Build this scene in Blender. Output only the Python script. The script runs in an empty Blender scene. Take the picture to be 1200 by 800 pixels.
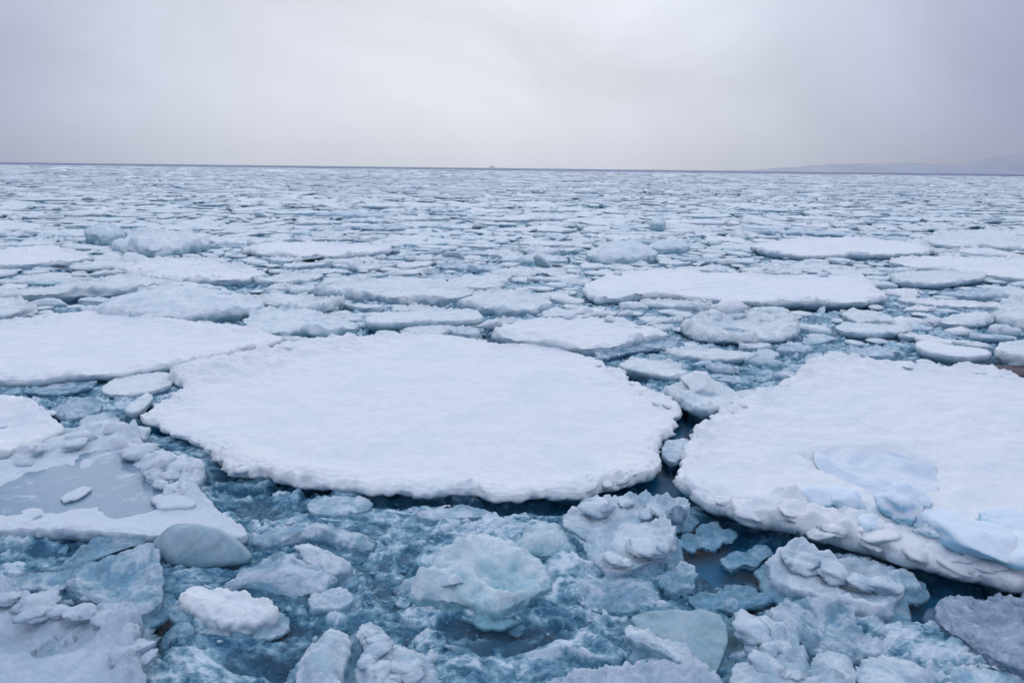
import bpy, math, random
import numpy as np
from mathutils import Matrix, Vector

# ------------------------------------------------------------------ camera
sc = bpy.context.scene
CAM_H = 6.0
FPX = 800.0                                   # focal length in photo pixels (1200 wide)
PITCH = math.atan(203.0 / FPX)                # horizon sits 203 px above the middle
ROLL = math.radians(-0.67)
cd = bpy.data.cameras.new('camera'); cam = bpy.data.objects.new('camera', cd)
sc.collection.objects.link(cam); sc.camera = cam
cd.sensor_width = 36.0; cd.lens = 36.0 * FPX / 1200.0
cd.clip_start = 0.1; cd.clip_end = 90000.0
CAM_R = Matrix.Rotation(math.pi / 2 - PITCH, 3, 'X') @ Matrix.Rotation(-ROLL, 3, 'Z')
cam.matrix_world = Matrix.Translation((0, 0, CAM_H)) @ CAM_R.to_4x4()

# ------------------------------------------------------------------ world, sun, exposure
SUN_AZ, SUN_EL = math.radians(-3.0), math.radians(11.0)      # azimuth from +Y towards +X
w = bpy.data.worlds.new('World'); sc.world = w; w.use_nodes = True
nt = w.node_tree; nt.nodes.clear()
def N(t, tree=None, **kw):
    n = (tree or nt).nodes.new(t)
    for k, v in kw.items():
        if k.startswith('i_'):
            n.inputs[k[2:].replace('_', ' ')].default_value = v
        else: setattr(n, k, v)
    return n
def L(a, b, tree=None): (tree or nt).links.new(a, b)
wo = N('ShaderNodeOutputWorld')
sky = N('ShaderNodeTexSky', sky_type='NISHITA', sun_disc=False, sun_elevation=SUN_EL, sun_rotation=SUN_AZ, dust_density=4.0)
bg_sky = N('ShaderNodeBackground'); bg_sky.inputs['Strength'].default_value = 0.05
L(sky.outputs[0], bg_sky.inputs[0])
tc = N('ShaderNodeTexCoord')
# overcast deck: soft cloud mottling plus the veil of light round the hidden sun
n1 = N('ShaderNodeTexNoise', noise_dimensions='3D'); n1.inputs['Scale'].default_value = 2.8
n1.inputs['Detail'].default_value = 5.0; n1.inputs['Roughness'].default_value = 0.5; n1.inputs['Distortion'].default_value = 0.8
mp = N('ShaderNodeMapping'); mp.inputs['Scale'].default_value = (1.0, 1.0, 1.5); mp.inputs['Location'].default_value = (3.1, 0.4, 0.7)
L(tc.outputs['Generated'], mp.inputs[0]); L(mp.outputs[0], n1.inputs['Vector'])
r1 = N('ShaderNodeMapRange'); r1.inputs['From Min'].default_value = 0.3; r1.inputs['From Max'].default_value = 0.7
r1.inputs['To Min'].default_value = 0.84; r1.inputs['To Max'].default_value = 1.10
L(n1.outputs[0], r1.inputs[0])
sd = Vector((math.sin(SUN_AZ) * math.cos(SUN_EL), math.cos(SUN_AZ) * math.cos(SUN_EL), math.sin(SUN_EL)))
dt = N('ShaderNodeVectorMath', operation='DOT_PRODUCT'); dt.inputs[1].default_value = sd
L(tc.outputs['Generated'], dt.inputs[0])
gl = N('ShaderNodeMapRange', interpolation_type='SMOOTHSTEP'); gl.inputs['From Min'].default_value = 0.75; gl.inputs['From Max'].default_value = 1.0
gl.inputs['To Min'].default_value = 0.0; gl.inputs['To Max'].default_value = 1.0
L(dt.outputs['Value'], gl.inputs[0])
mixc = N('ShaderNodeMix', data_type='RGBA'); L(gl.outputs[0], mixc.inputs['Factor'])
mixc.inputs['A'].default_value = (0.325, 0.357, 0.540, 1); mixc.inputs['B'].default_value = (0.715, 0.765, 0.875, 1)
# an overcast sky grows brighter towards the zenith
sz = N('ShaderNodeSeparateXYZ'); L(tc.outputs['Generated'], sz.inputs[0])
ze = N('ShaderNodeMapRange'); ze.inputs['From Min'].default_value = 0.20; ze.inputs['From Max'].default_value = 1.0
L(sz.outputs['Z'], ze.inputs[0])
zc = N('ShaderNodeMix', data_type='RGBA'); L(ze.outputs[0], zc.inputs['Factor'])
zc.inputs['A'].default_value = (1, 1, 1, 1); zc.inputs['B'].default_value = (2.90, 3.00, 2.48, 1)
m1 = N('ShaderNodeVectorMath', operation='MULTIPLY'); L(mixc.outputs['Result'], m1.inputs[0]); L(zc.outputs['Result'], m1.inputs[1])
mul = N('ShaderNodeVectorMath', operation='SCALE'); L(m1.outputs[0], mul.inputs[0]); L(r1.outputs[0], mul.inputs['Scale'])
bg_cloud = N('ShaderNodeBackground'); bg_cloud.inputs['Strength'].default_value = 1.0
L(mul.outputs[0], bg_cloud.inputs[0])
mx = N('ShaderNodeMixShader'); mx.inputs[0].default_value = 0.975
L(bg_sky.outputs[0], mx.inputs[1]); L(bg_cloud.outputs[0], mx.inputs[2]); L(mx.outputs[0], wo.inputs['Surface'])

sl = bpy.data.lights.new('sun', 'SUN'); sl.energy = 0.8; sl.angle = math.radians(70); sl.color = (1.0, 0.99, 0.98)
so = bpy.data.objects.new('sun', sl); sc.collection.objects.link(so)
so.rotation_euler = (-sd).to_track_quat('-Z', 'Y').to_euler()

vs = sc.view_settings
sc.display_settings.display_device = 'sRGB'
vs.view_transform = 'Standard'; vs.look = 'None'; vs.gamma = 1.0; vs.use_curve_mapping = False; vs.exposure = 0.0
sc.cycles.max_bounces = 8; sc.cycles.diffuse_bounces = 3; sc.cycles.glossy_bounces = 3
sc.cycles.transparent_max_bounces = 12; sc.cycles.volume_bounces = 0
sc.cycles.use_denoising = True

rng = np.random.default_rng(7)
random.seed(7)

# ------------------------------------------------------------------ helpers
_R = np.array(CAM_R)
def gp(px, py, z=0.0):
    """photo pixel -> point on the level z"""
    d = _R @ np.array([(px - 600.0) / FPX, -(py - 400.0) / FPX, -1.0])
    t = (z - CAM_H) / d[2]
    return np.array([d[0] * t, d[1] * t])
_perm = np.random.default_rng(11).permutation(256); _perm = np.concatenate([_perm, _perm, _perm])
_grad = np.random.default_rng(12).normal(size=(256, 3)); _grad /= np.linalg.norm(_grad, axis=1)[:, None]
def pn(P):
    """3-D gradient noise, about -1..1"""
    I = np.floor(P).astype(np.int64); F = P - I; I &= 255
    u = F * F * F * (F * (F * 6 - 15) + 10)
    out = None
    for dx in (0, 1):
        wx = u[:, 0] if dx else 1 - u[:, 0]
        for dy in (0, 1):
            wy = wx * (u[:, 1] if dy else 1 - u[:, 1])
            for dz in (0, 1):
                wz = wy * (u[:, 2] if dz else 1 - u[:, 2])
                g = _grad[_perm[_perm[_perm[I[:, 0] + dx] + I[:, 1] + dy] + I[:, 2] + dz]]
                v = wz * ((F[:, 0] - dx) * g[:, 0] + (F[:, 1] - dy) * g[:, 1] + (F[:, 2] - dz) * g[:, 2])
                out = v if out is None else out + v
    return out * 1.6
def fbm(P, o=4, gain=0.5):
    s = 0; a = 1.0
    for k in range(o):
        s = s + a * pn(P + 17.3 * k); P = P * 2.03; a *= gain
    return s
def billow(P, o=4, gain=0.5):
    s = 0; a = 1.0
    for k in range(o):
        s = s + a * np.abs(pn(P + 9.7 * k)); P = P * 2.07; a *= gain
    return s
def p3(x, y, z=0.0):
    return np.stack([x, y, np.broadcast_to(np.asarray(z, float), x.shape)], 1)
def worley(x, y, s, seed=0):
    """cells of size s: f1, f2, and the nearest cell's centre and three random numbers"""
    X, Y = x / s, y / s; ix, iy = np.floor(X).astype(np.int64), np.floor(Y).astype(np.int64)
    f1 = np.full(x.shape, 9.0); f2 = np.full(x.shape, 9.0); cx = np.zeros_like(x); cy = np.zeros_like(x); hid = np.zeros(x.shape, np.int64)
    for dx in (-1, 0, 1):
        for dy in (-1, 0, 1):
            a = ((ix + dx) * 73856093) ^ ((iy + dy) * 19349663) ^ (seed * 83492791)
            a = (a ^ (a >> 13)) * 1274126177; a = (a ^ (a >> 16)) & 0x7fffffff
            px_ = ix + dx + (a & 1023) / 1023.0; py_ = iy + dy + ((a >> 10) & 1023) / 1023.0
            d = np.hypot(X - px_, Y - py_)
            n = d < f1
            f2 = np.where(n, f1, np.minimum(f2, d))
            f1 = np.where(n, d, f1); cx = np.where(n, px_, cx); cy = np.where(n, py_, cy); hid = np.where(n, a, hid)
    rs = [((hid * k) >> 7 & 1023) / 1023.0 for k in (1, 7919, 104729)]
    return f1, f2, cx * s, cy * s, rs
def inside(px_, py_, poly):
    x0, y0 = poly[:, 0], poly[:, 1]; x1, y1 = np.roll(x0, -1), np.roll(y0, -1)
    r = np.zeros(px_.shape, bool)
    for a, b, c, d in zip(x0, y0, x1, y1):
        k = (b > py_) != (d > py_)
        if k.any():
            r ^= k & (px_ < (c - a) * (py_ - b) / ((d - b) if d != b else 1e-9) + a)
    return r
def mesh(name, V, quads=None, tris=None, smooth=True):
    me = bpy.data.meshes.new(name)
    q = np.zeros((0, 4), np.int32) if quads is None else np.asarray(quads, np.int32)
    t = np.zeros((0, 3), np.int32) if tris is None else np.asarray(tris, np.int32)
    me.vertices.add(len(V)); me.vertices.foreach_set('co', np.asarray(V, np.float32).ravel())
    nl = q.size + t.size
    me.loops.add(nl); me.loops.foreach_set('vertex_index', np.concatenate([q.ravel(), t.ravel()]).astype(np.int32))
    me.polygons.add(len(q) + len(t))
    st = np.concatenate([np.arange(len(q)) * 4, q.size + np.arange(len(t)) * 3]).astype(np.int32)
    me.polygons.foreach_set('loop_start', st)
    me.polygons.foreach_set('use_smooth', np.full(len(st), smooth))
    me.update(calc_edges=True)
    return me
def link(name, me, mat, parent=None, **props):
    o = bpy.data.objects.new(name, me); sc.collection.objects.link(o)
    if mat and not me.materials: me.materials.append(mat)
    if parent: o.parent = parent
    for k, v in props.items(): o[k] = v
    return o

# ------------------------------------------------------------------ materials
def newmat(name):
    m = bpy.data.materials.new(name); m.use_nodes = True; t = m.node_tree; t.nodes.clear()
    out = N('ShaderNodeOutputMaterial', t)
    return m, t, out
def pos(t):
    return N('ShaderNodeNewGeometry', t)
def noise(t, vec, scale, detail=4, rough=0.55, dist=0.0):
    n = N('ShaderNodeTexNoise', t); n.inputs['Scale'].default_value = scale; n.inputs['Detail'].default_value = detail
    n.inputs['Roughness'].default_value = rough; n.inputs['Distortion'].default_value = dist
    L(vec, n.inputs['Vector'], t); return n.outputs[0]
def rng_(t, v, a, b, c=0.0, d=1.0, smooth=False):
    m = N('ShaderNodeMapRange', t); m.inputs['From Min'].default_value = a; m.inputs['From Max'].default_value = b
    m.inputs['To Min'].default_value = c; m.inputs['To Max'].default_value = d
    if smooth: m.interpolation_type = 'SMOOTHSTEP'
    L(v, m.inputs[0], t); return m.outputs[0]
def math_(t, op, a, b=None):
    m = N('ShaderNodeMath', t, operation=op)
    for i, v in enumerate((a, b)):
        if v is None: continue
        if isinstance(v, (int, float)): m.inputs[i].default_value = v
        else: L(v, m.inputs[i], t)
    return m.outputs[0]
def mixcol(t, f, a, b):
    m = N('ShaderNodeMix', t, data_type='RGBA')
    if isinstance(f, (int, float)): m.inputs['Factor'].default_value = f
    else: L(f, m.inputs['Factor'], t)
    for k, v in (('A', a), ('B', b)):
        if isinstance(v, tuple): m.inputs[k].default_value = (*v, 1)
        else: L(v, m.inputs[k], t)
    return m.outputs['Result']
def bump(t, h, strength, dist, prev=None):
    b = N('ShaderNodeBump', t); b.inputs['Strength'].default_value = strength; b.inputs['Distance'].default_value = dist
    L(h, b.inputs['Height'], t)
    if prev: L(prev, b.inputs['Normal'], t)
    return b.outputs[0]

SNOW = (0.835, 0.855, 0.862); ICE = (0.30, 0.47, 0.56); DEEP = (0.10, 0.26, 0.34)
def ice_material(name, snow=SNOW, ice=ICE, lo=0.0, hi=0.16, patch=0.0, bumpd=0.03, grain=0.012, rough_ice=0.22, sss=0.0, ripple=0.0, crumb=0.03, knob=0.0):
    """snow on the dry tops, bare wet ice near the waterline and on steep flanks"""
    m, t, out = newmat(name); g = pos(t); P = g.outputs['Position']
    sp = N('ShaderNodeSeparateXYZ', t); L(P, sp.inputs[0], t)
    sn = N('ShaderNodeSeparateXYZ', t); L(g.outputs['Normal'], sn.inputs[0], t)
    nz = noise(t, P, 2.3, 5, 0.6)
    hz = math_(t, 'ADD', sp.outputs['Z'], rng_(t, nz, 0.3, 0.7, -0.09, 0.09))
    hz = math_(t, 'ADD', hz, rng_(t, noise(t, P, 11.0, 4, 0.65), 0.3, 0.7, -crumb, crumb))
    f = rng_(t, hz, lo, hi, 0, 1, True)
    st = rng_(t, sn.outputs['Z'], -0.25, 0.45, 0.35, 1.0, True)
    f = math_(t, 'MULTIPLY', f, st)
    if patch:
        pz = noise(t, P, 1.3, 8, 0.64, 1.5)
        f = math_(t, 'MULTIPLY', f, rng_(t, pz, 0.40, 0.60, 1.0 - patch, 1.0, True))
    fine = noise(t, P, 6.0, 4, 0.6)
    s2 = mixcol(t, rng_(t, fine, 0.35, 0.7), tuple(c * 0.93 for c in snow), snow)
    if ripple:
        s2 = mixcol(t, rng_(t, noise(t, P, 0.45, 6, 0.62, 0.8), 0.48, 0.66, 0, 0.6, True), s2, (snow[0] * 0.84, snow[1] * 0.89, snow[2] * 0.94))
    i2 = mixcol(t, rng_(t, noise(t, P, 4.0, 4, 0.6), 0.3, 0.7), tuple(c * 0.75 for c in ice), tuple(min(1, c * 1.25) for c in ice))
    col = mixcol(t, f, i2, s2)
    b = N('ShaderNodeBsdfPrincipled', t); L(col, b.inputs['Base Color'], t)
    L(rng_(t, f, 0, 1, rough_ice, 0.75), b.inputs['Roughness'], t)
    b.inputs['IOR'].default_value = 1.31
    if sss:
        b.inputs['Subsurface Weight'].default_value = sss; b.inputs['Subsurface Radius'].default_value = (0.03, 0.09, 0.14); b.inputs['Subsurface Scale'].default_value = 1.0
    n1_ = bump(t, noise(t, P, 4.0, 6, 0.66), 0.65, bumpd * 2.4)
    if knob:
        n1_ = bump(t, noise(t, P, 9.0, 5, 0.62, 0.5), 0.7, knob, n1_)
    if ripple:
        mpp = N('ShaderNodeMapping', t); mpp.inputs['Scale'].default_value = (1.6, 7.0, 3.0); mpp.inputs['Rotation'].default_value = (0, 0, 0.25); L(P, mpp.inputs[0], t)
        rp = math_(t, 'MULTIPLY', noise(t, mpp.outputs[0], 1.0, 4, 0.6, 0.4), rng_(t, noise(t, P, 0.22, 2), 0.42, 0.6, 0.15, 1.0, True))
        n1_ = bump(t, rp, 0.5, ripple, n1_)
    n2_ = bump(t, noise(t, P, 22.0, 5, 0.65), 0.6, grain * 1.6, n1_)
    L(n2_, b.inputs['Normal'], t); L(b.outputs[0], out.inputs[0], t)
    return m
M_SNOW = ice_material('snow_ice', lo=-0.02, hi=0.12, bumpd=0.018, ripple=0.04, crumb=0.02)
M_WHITE = ice_material('dry_ice', snow=(0.80, 0.84, 0.85), lo=-0.02, hi=0.16, patch=0.25, bumpd=0.03, knob=0.03, crumb=0.04)
M_LUMP = ice_material('lumpy_ice', snow=(0.68, 0.75, 0.80), ice=(0.20, 0.38, 0.49), lo=0.0, hi=0.2, patch=0.55, bumpd=0.03, knob=0.04, crumb=0.04)
M_WET = ice_material('wet_ice', snow=(0.58, 0.67, 0.74), ice=(0.13, 0.29, 0.40), lo=0.0, hi=0.22, patch=0.8, bumpd=0.03, knob=0.05, crumb=0.06)
def slush_material():
    """crushed ice: swirls of snowy and of clear wet slush, drier where it stands proud of the water"""
    m, t, out = newmat('slush'); g = pos(t); P = g.outputs['Position']
    sp = N('ShaderNodeSeparateXYZ', t); L(P, sp.inputs[0], t)
    mpp = N('ShaderNodeMapping', t); mpp.inputs['Scale'].default_value = (1.0, 1.5, 1.0); mpp.inputs['Rotation'].default_value = (0, 0, 0.35); L(P, mpp.inputs[0], t)
    s1 = noise(t, mpp.outputs[0], 1.15, 9, 0.66, 1.6); s2 = noise(t, mpp.outputs[0], 4.5, 6, 0.66, 0.9)
    v = math_(t, 'ADD', s1, rng_(t, s2, 0.25, 0.75, -0.13, 0.13))
    v = math_(t, 'ADD', v, rng_(t, sp.outputs['Z'], -0.10, 0.16, -0.12, 0.14))
    cr = N('ShaderNodeValToRGB', t); L(v, cr.inputs[0], t); e = cr.color_ramp.elements
    e[0].position = 0.40; e[0].color = (0.035, 0.125, 0.21, 1); e[1].position = 0.74; e[1].color = (0.68, 0.76, 0.82, 1)
    for p_, col in ((0.50, (0.10, 0.25, 0.35, 1)), (0.59, (0.28, 0.45, 0.55, 1)), (0.655, (0.54, 0.66, 0.73, 1))):
        q = e.new(p_); q.color = col
    b = N('ShaderNodeBsdfPrincipled', t); L(cr.outputs[0], b.inputs['Base Color'], t)
    L(rng_(t, v, 0.4, 0.65, 0.16, 0.65), b.inputs['Roughness'], t); b.inputs['IOR'].default_value = 1.31
    n1_ = bump(t, v, 0.8, 0.09); n1_ = bump(t, noise(t, P, 16.0, 4, 0.62), 0.5, 0.02, n1_)
    L(n1_, b.inputs['Normal'], t); L(b.outputs[0], out.inputs[0], t); return m
M_SLUSH = slush_material()
M_FAR = ice_material('far_ice', snow=(0.82, 0.855, 0.865), ice=(0.50, 0.60, 0.66), lo=-0.08, hi=0.10, patch=0.3, bumpd=0.05)
M_GREY = ice_material('grey_snow', snow=(0.68, 0.745, 0.80), lo=-0.02, hi=0.12, bumpd=0.03, knob=0.03, crumb=0.02)
M_DIMMED = ice_material('shade_dimmed_snow', snow=(0.56, 0.64, 0.72), ice=(0.24, 0.38, 0.46), lo=-0.02, hi=0.2, patch=0.35, bumpd=0.03, knob=0.03, crumb=0.04)  # ship's shade and vignette on the nearest floes, put into a darker snow colour
M_ALGAE = ice_material('algae_stained_ice', snow=(0.17, 0.135, 0.15), ice=(0.07, 0.05, 0.06), lo=0.0, hi=0.25, patch=0.7, bumpd=0.04)
M_FOOT = ice_material('teal_footed_ice', snow=(0.80, 0.845, 0.865), ice=(0.25, 0.49, 0.56), lo=0.0, hi=0.30, patch=0.2, bumpd=0.03, knob=0.03, crumb=0.04)
M_GLASSY = ice_material('glassy_ice', snow=(0.40, 0.51, 0.56), ice=(0.20, 0.33, 0.39), lo=0.0, hi=0.3, patch=0.6, bumpd=0.010, grain=0.004, rough_ice=0.18)
M_TEAL = ice_material('teal_ice', snow=(0.72, 0.80, 0.83), ice=(0.20, 0.42, 0.49), lo=0.02, hi=0.34, patch=0.35, bumpd=0.03, knob=0.03, crumb=0.04)
M_BLUE = ice_material('blue_ice', snow=(0.74, 0.82, 0.89), ice=(0.16, 0.52, 0.68), lo=0.36, hi=0.56, bumpd=0.01, sss=0.5)
M_DIRTY = ice_material('dirty_ice', snow=(0.52, 0.60, 0.69), ice=(0.13, 0.22, 0.33), lo=0.0, hi=0.3, patch=0.5, bumpd=0.04, knob=0.07, crumb=0.06)

def pond_material():
    m, t, out = newmat('frozen_pool'); g = pos(t); P = g.outputs['Position']
    f = rng_(t, noise(t, P, 1.1, 8, 0.66, 1.0), 0.52, 0.72, 0, 1, True)
    col = mixcol(t, f, (0.24, 0.34, 0.43), (0.60, 0.67, 0.73))
    b = N('ShaderNodeBsdfPrincipled', t); L(col, b.inputs['Base Color'], t); b.inputs['Roughness'].default_value = 0.16; b.inputs['IOR'].default_value = 1.31
    L(bump(t, noise(t, P, 6.0, 4), 0.15, 0.02), b.inputs['Normal'], t); L(b.outputs[0], out.inputs[0], t); return m
M_POND = pond_material()
def hollow_shade_material():
    m, t, out = newmat('hollow_shade_tint'); g = pos(t); P = g.outputs['Position']
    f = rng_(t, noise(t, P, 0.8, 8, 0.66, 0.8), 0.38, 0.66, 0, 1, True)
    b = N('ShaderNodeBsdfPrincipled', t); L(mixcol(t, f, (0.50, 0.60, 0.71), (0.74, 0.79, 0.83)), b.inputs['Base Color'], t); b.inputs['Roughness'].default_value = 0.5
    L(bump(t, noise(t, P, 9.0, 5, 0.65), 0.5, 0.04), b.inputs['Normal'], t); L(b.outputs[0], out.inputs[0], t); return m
M_HOLLOWSHADE = hollow_shade_material()  # blue-grey tone painted in place of the hollow's shading
def water_material():
    m, t, out = newmat('sea_water'); g = pos(t); P = g.outputs['Position']
    n_ = bump(t, noise(t, P, 9.0, 4, 0.6), 0.5, 0.04)
    n_ = bump(t, noise(t, P, 1.3, 3, 0.5), 0.25, 0.10, n_)
    fr = N('ShaderNodeFresnel', t); fr.inputs['IOR'].default_value = 1.33; L(n_, fr.inputs['Normal'], t)
    tr = N('ShaderNodeBsdfTransparent', t)
    gb = N('ShaderNodeBsdfGlossy', t); gb.inputs['Roughness'].default_value = 0.12; L(n_, gb.inputs['Normal'], t)
    mx_ = N('ShaderNodeMixShader', t); L(math_(t, 'MULTIPLY', fr.outputs[0], 0.4), mx_.inputs[0], t); L(tr.outputs[0], mx_.inputs[1], t); L(gb.outputs[0], mx_.inputs[2], t)
    L(mx_.outputs[0], out.inputs['Surface'], t)
    va = N('ShaderNodeVolumeAbsorption', t); va.inputs['Color'].default_value = (0.05, 0.64, 0.79, 1); va.inputs['Density'].default_value = 1.3
    L(va.outputs[0], out.inputs['Volume'], t); return m
def plain(name, col, rough=0.8, noisy=None):
    m, t, out = newmat(name); b = N('ShaderNodeBsdfPrincipled', t); b.inputs['Roughness'].default_value = rough
    if noisy:
        g = pos(t); L(mixcol(t, rng_(t, noise(t, g.outputs['Position'], noisy[0], 5), 0.35, 0.65), col, noisy[1]), b.inputs['Base Color'], t)
    else: b.inputs['Base Color'].default_value = (*col, 1)
    L(b.outputs[0], out.inputs[0], t); return m
M_WATER = water_material()
M_BED = plain('deep_sea', (0.02, 0.22, 0.36), 1.0, (0.8, (0.014, 0.15, 0.27)))

# ------------------------------------------------------------------ the sea
def box(x0, x1, y0, y1, z0, z1):
    V = [(x, y, z) for z in (z0, z1) for y in (y0, y1) for x in (x0, x1)]
    Q = [(0, 2, 3, 1), (4, 5, 7, 6), (0, 1, 5, 4), (2, 6, 7, 3), (0, 4, 6, 2), (1, 3, 7, 5)]
    return V, Q
ICE_EDGE = 1650.0
V, Q = box(-2600, 2600, -60, ICE_EDGE + 60, -2.2, 0.0)
link('water', mesh('water', V, Q, smooth=False), M_WATER, kind='structure')
link('deep_water', mesh('deep_water', [(-2600, -60, -0.24), (2600, -60, -0.24), (2600, ICE_EDGE + 60, -0.24), (-2600, ICE_EDGE + 60, -0.24)], [(0, 1, 2, 3)], smooth=False), M_BED, kind='structure')
M_SEA = plain('open_sea', (0.09, 0.16, 0.29), 0.7, (0.002, (0.12, 0.19, 0.32)))
for nd in M_SEA.node_tree.nodes:
    if nd.type == 'BSDF_PRINCIPLED': nd.inputs['Specular IOR Level'].default_value = 0.12
link('open_sea', mesh('open_sea', [(-40000, ICE_EDGE + 60, 0), (40000, ICE_EDGE + 60, 0), (40000, 60000, 0), (-40000, 60000, 0)], [(0, 1, 2, 3)], smooth=False), M_SEA, kind='structure')

# ------------------------------------------------------------------ floes
def smooth_outline(C, n):
    K = len(C); pts = []
    for i in range(K):
        p0, p1, p2, p3_ = C[i - 1], C[i], C[(i + 1) % K], C[(i + 2) % K]
        for s in np.linspace(0, 1, 12, endpoint=False):
            pts.append(0.5 * ((2 * p1) + (-p0 + p2) * s + (2 * p0 - 5 * p1 + 4 * p2 - p3_) * s * s + (-p0 + 3 * p1 - 3 * p2 + p3_) * s ** 3))
    pts = np.array(pts); d = np.concatenate([[0], np.cumsum(np.linalg.norm(np.roll(pts, -1, 0) - pts, axis=1))])
    pts = np.vstack([pts, pts[:1]]); t = np.linspace(0, d[-1], n, endpoint=False)
    return np.stack([np.interp(t, d, pts[:, k]) for k in (0, 1)], 1), d[-1]
def centroid(C):
    x, y = C[:, 0], C[:, 1]; x1, y1 = np.roll(x, -1), np.roll(y, -1); a = x * y1 - x1 * y
    return np.array([((x + x1) * a).sum(), ((y + y1) * a).sum()]) / (3 * a.sum())
def floe_mesh(C, h, seed=0, centre=None, rim=0.0, rimw=0.35, lump=0.03, rough=0.02, dome=0.0, hollows=(), ridges=(), lip=0.04, jag=0.05, res=1.0, tilt=(0, 0), depth=None, skirt=0.0, lumpf=3.0, rlo=1.0, fine=1.0):
    """a solid slab: outline C on the ground, freeboard h, undercut flanks going down below the water"""
    if depth is None: depth = float(np.clip(h * 1.9, 0.12, 0.8))
    area = 0.5 * np.sum(C[:, 0] * np.roll(C[:, 1], -1) - np.roll(C[:, 0], -1) * C[:, 1])
    if area < 0: C = C[::-1]
    c = centroid(C) if centre is None else np.asarray(centre)
    size = math.sqrt(abs(area)); dist = max(6.0, math.hypot(*c)); pxm = FPX * 0.853 / dist
    lump = min(lump, 0.085 * size + 0.02); jag = min(jag, 0.05 * size + 0.02)
    per = np.linalg.norm(np.roll(C, -1, 0) - C, axis=1).sum()
    n = int(np.clip(per * pxm * 0.45 * res, 28, 1000)); m = int(np.clip(size * pxm * 0.24 * res, 7, 90))
    O, _ = smooth_outline(C, n)
    T = np.roll(O, -1, 0) - np.roll(O, 1, 0); T /= np.linalg.norm(T, axis=1)[:, None] + 1e-9; Nn = np.stack([T[:, 1], -T[:, 0]], 1)
    sd_ = seed * 13.7
    j = fbm(p3(O[:, 0] * 0.9, O[:, 1] * 0.9, sd_), 2) * jag + fbm(p3(O[:, 0] * 3.1, O[:, 1] * 3.1, sd_), 3) * jag * 0.42
    O = O + Nn * j[:, None]
    D = c - O; dl = np.linalg.norm(D, axis=1)
    rings = []; outw = []; topf = []
    us = np.linspace(0, 1, m + 1)[1:-1] ** 1.35
    # flanks, from deep under water up to the shoulder
    ug = lip
    for off, zz, ow in ((-0.35 * min(size, 2.0), -depth, .3), (-0.10 * min(size, 1) - ug * 2.8, -depth * 0.55, .6), (skirt * 0.7 - ug * 2.8, -0.28 * depth, 1), (skirt - ug * 2.3, -0.08 * depth, 1), (skirt * 0.8 - ug * 1.8, 0.02, 1),
                        (-ug * 1.1, 0.18 * h, 1), (-ug * 0.25, 0.42 * h, 1), (ug * 0.15, 0.66 * h, 1), (0.0, 0.86 * h, .8)):
        rings.append(np.column_stack([O + Nn * off, np.full(n, zz)])); outw.append(ow); topf.append(0)
    for u in np.concatenate([[0.0], us]):
        XY = O + D * u; e = dl * u
        z = h * (1 - 0.06 * np.exp(-e / 0.05)) * np.ones(n)
        rings.append(np.column_stack([XY, z])); outw.append(0.5 * math.exp(-u * 12)); topf.append(1)
    A = np.array(rings)                                          # R,n,3
    R_ = len(rings); E = np.zeros((R_, n)); E[9:] = dl[None] * np.concatenate([[0.0], us])[:, None]
    U = np.zeros(R_); U[9:] = np.concatenate([[0.0], us])
    top = np.array(topf, float)[:, None]; ow = np.array(outw)[:, None]
    X, Y, Z = A[..., 0].copy(), A[..., 1].copy(), A[..., 2].copy()
    fl = lambda a: a.reshape(-1)
    P = np.stack([fl(X), fl(Y), fl(Z) + sd_], 1)
    rimf = np.exp(-(E / max(rimw, 1e-3)) ** 2) * (Z > 0.1 * h)
    low = (0.40 + 1.5 * fbm(np.stack([P[:, 0] * 0.5, P[:, 1] * 0.5, P[:, 2] * 0 + sd_], 1), 2)).reshape(R_, n).clip(0, 1.5)
    bl = (billow(P * lumpf, 3, 0.55) - 0.35).reshape(R_, n)
    rg = fbm(P * np.array([1.2, 1.2, 1.2]), 4, 0.5).reshape(R_, n)
    Z += top * (rim * rimf * low + dome * (1 - (1 - U[:, None]) ** 2.2) + rough * rg * (1 - 0.5 * rimf))
    spread = (rimf * (0.3 + low) + rlo * 0.25 * top)
    Z += top * lump * bl * spread * (1 - 0.45 * ow)
    side = ow * (bl * lump * 1.1 * (Z > -0.3) * (0.25 + 0.75 * low) + 0.45 * lump * rg)
    if dist < 24 and fine > 0:
        bf = (billow(P * 8.5, 3, 0.6) - 0.4).reshape(R_, n)
        amp = 0.05 * fine * np.exp(-(E / 0.45) ** 2) * (0.35 + 0.65 * np.clip(rimf + (1 - top) + rlo, 0, 1)) * (Z > 0.0)
        Z += amp * bf * (1 - 0.6 * ow); side = side + amp * bf * ow
    X += Nn[None, :, 0] * side; Y += Nn[None, :, 1] * side
    Z += (1 - top) * (Z > 0.03) * lump * 0.5 * bl
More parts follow.
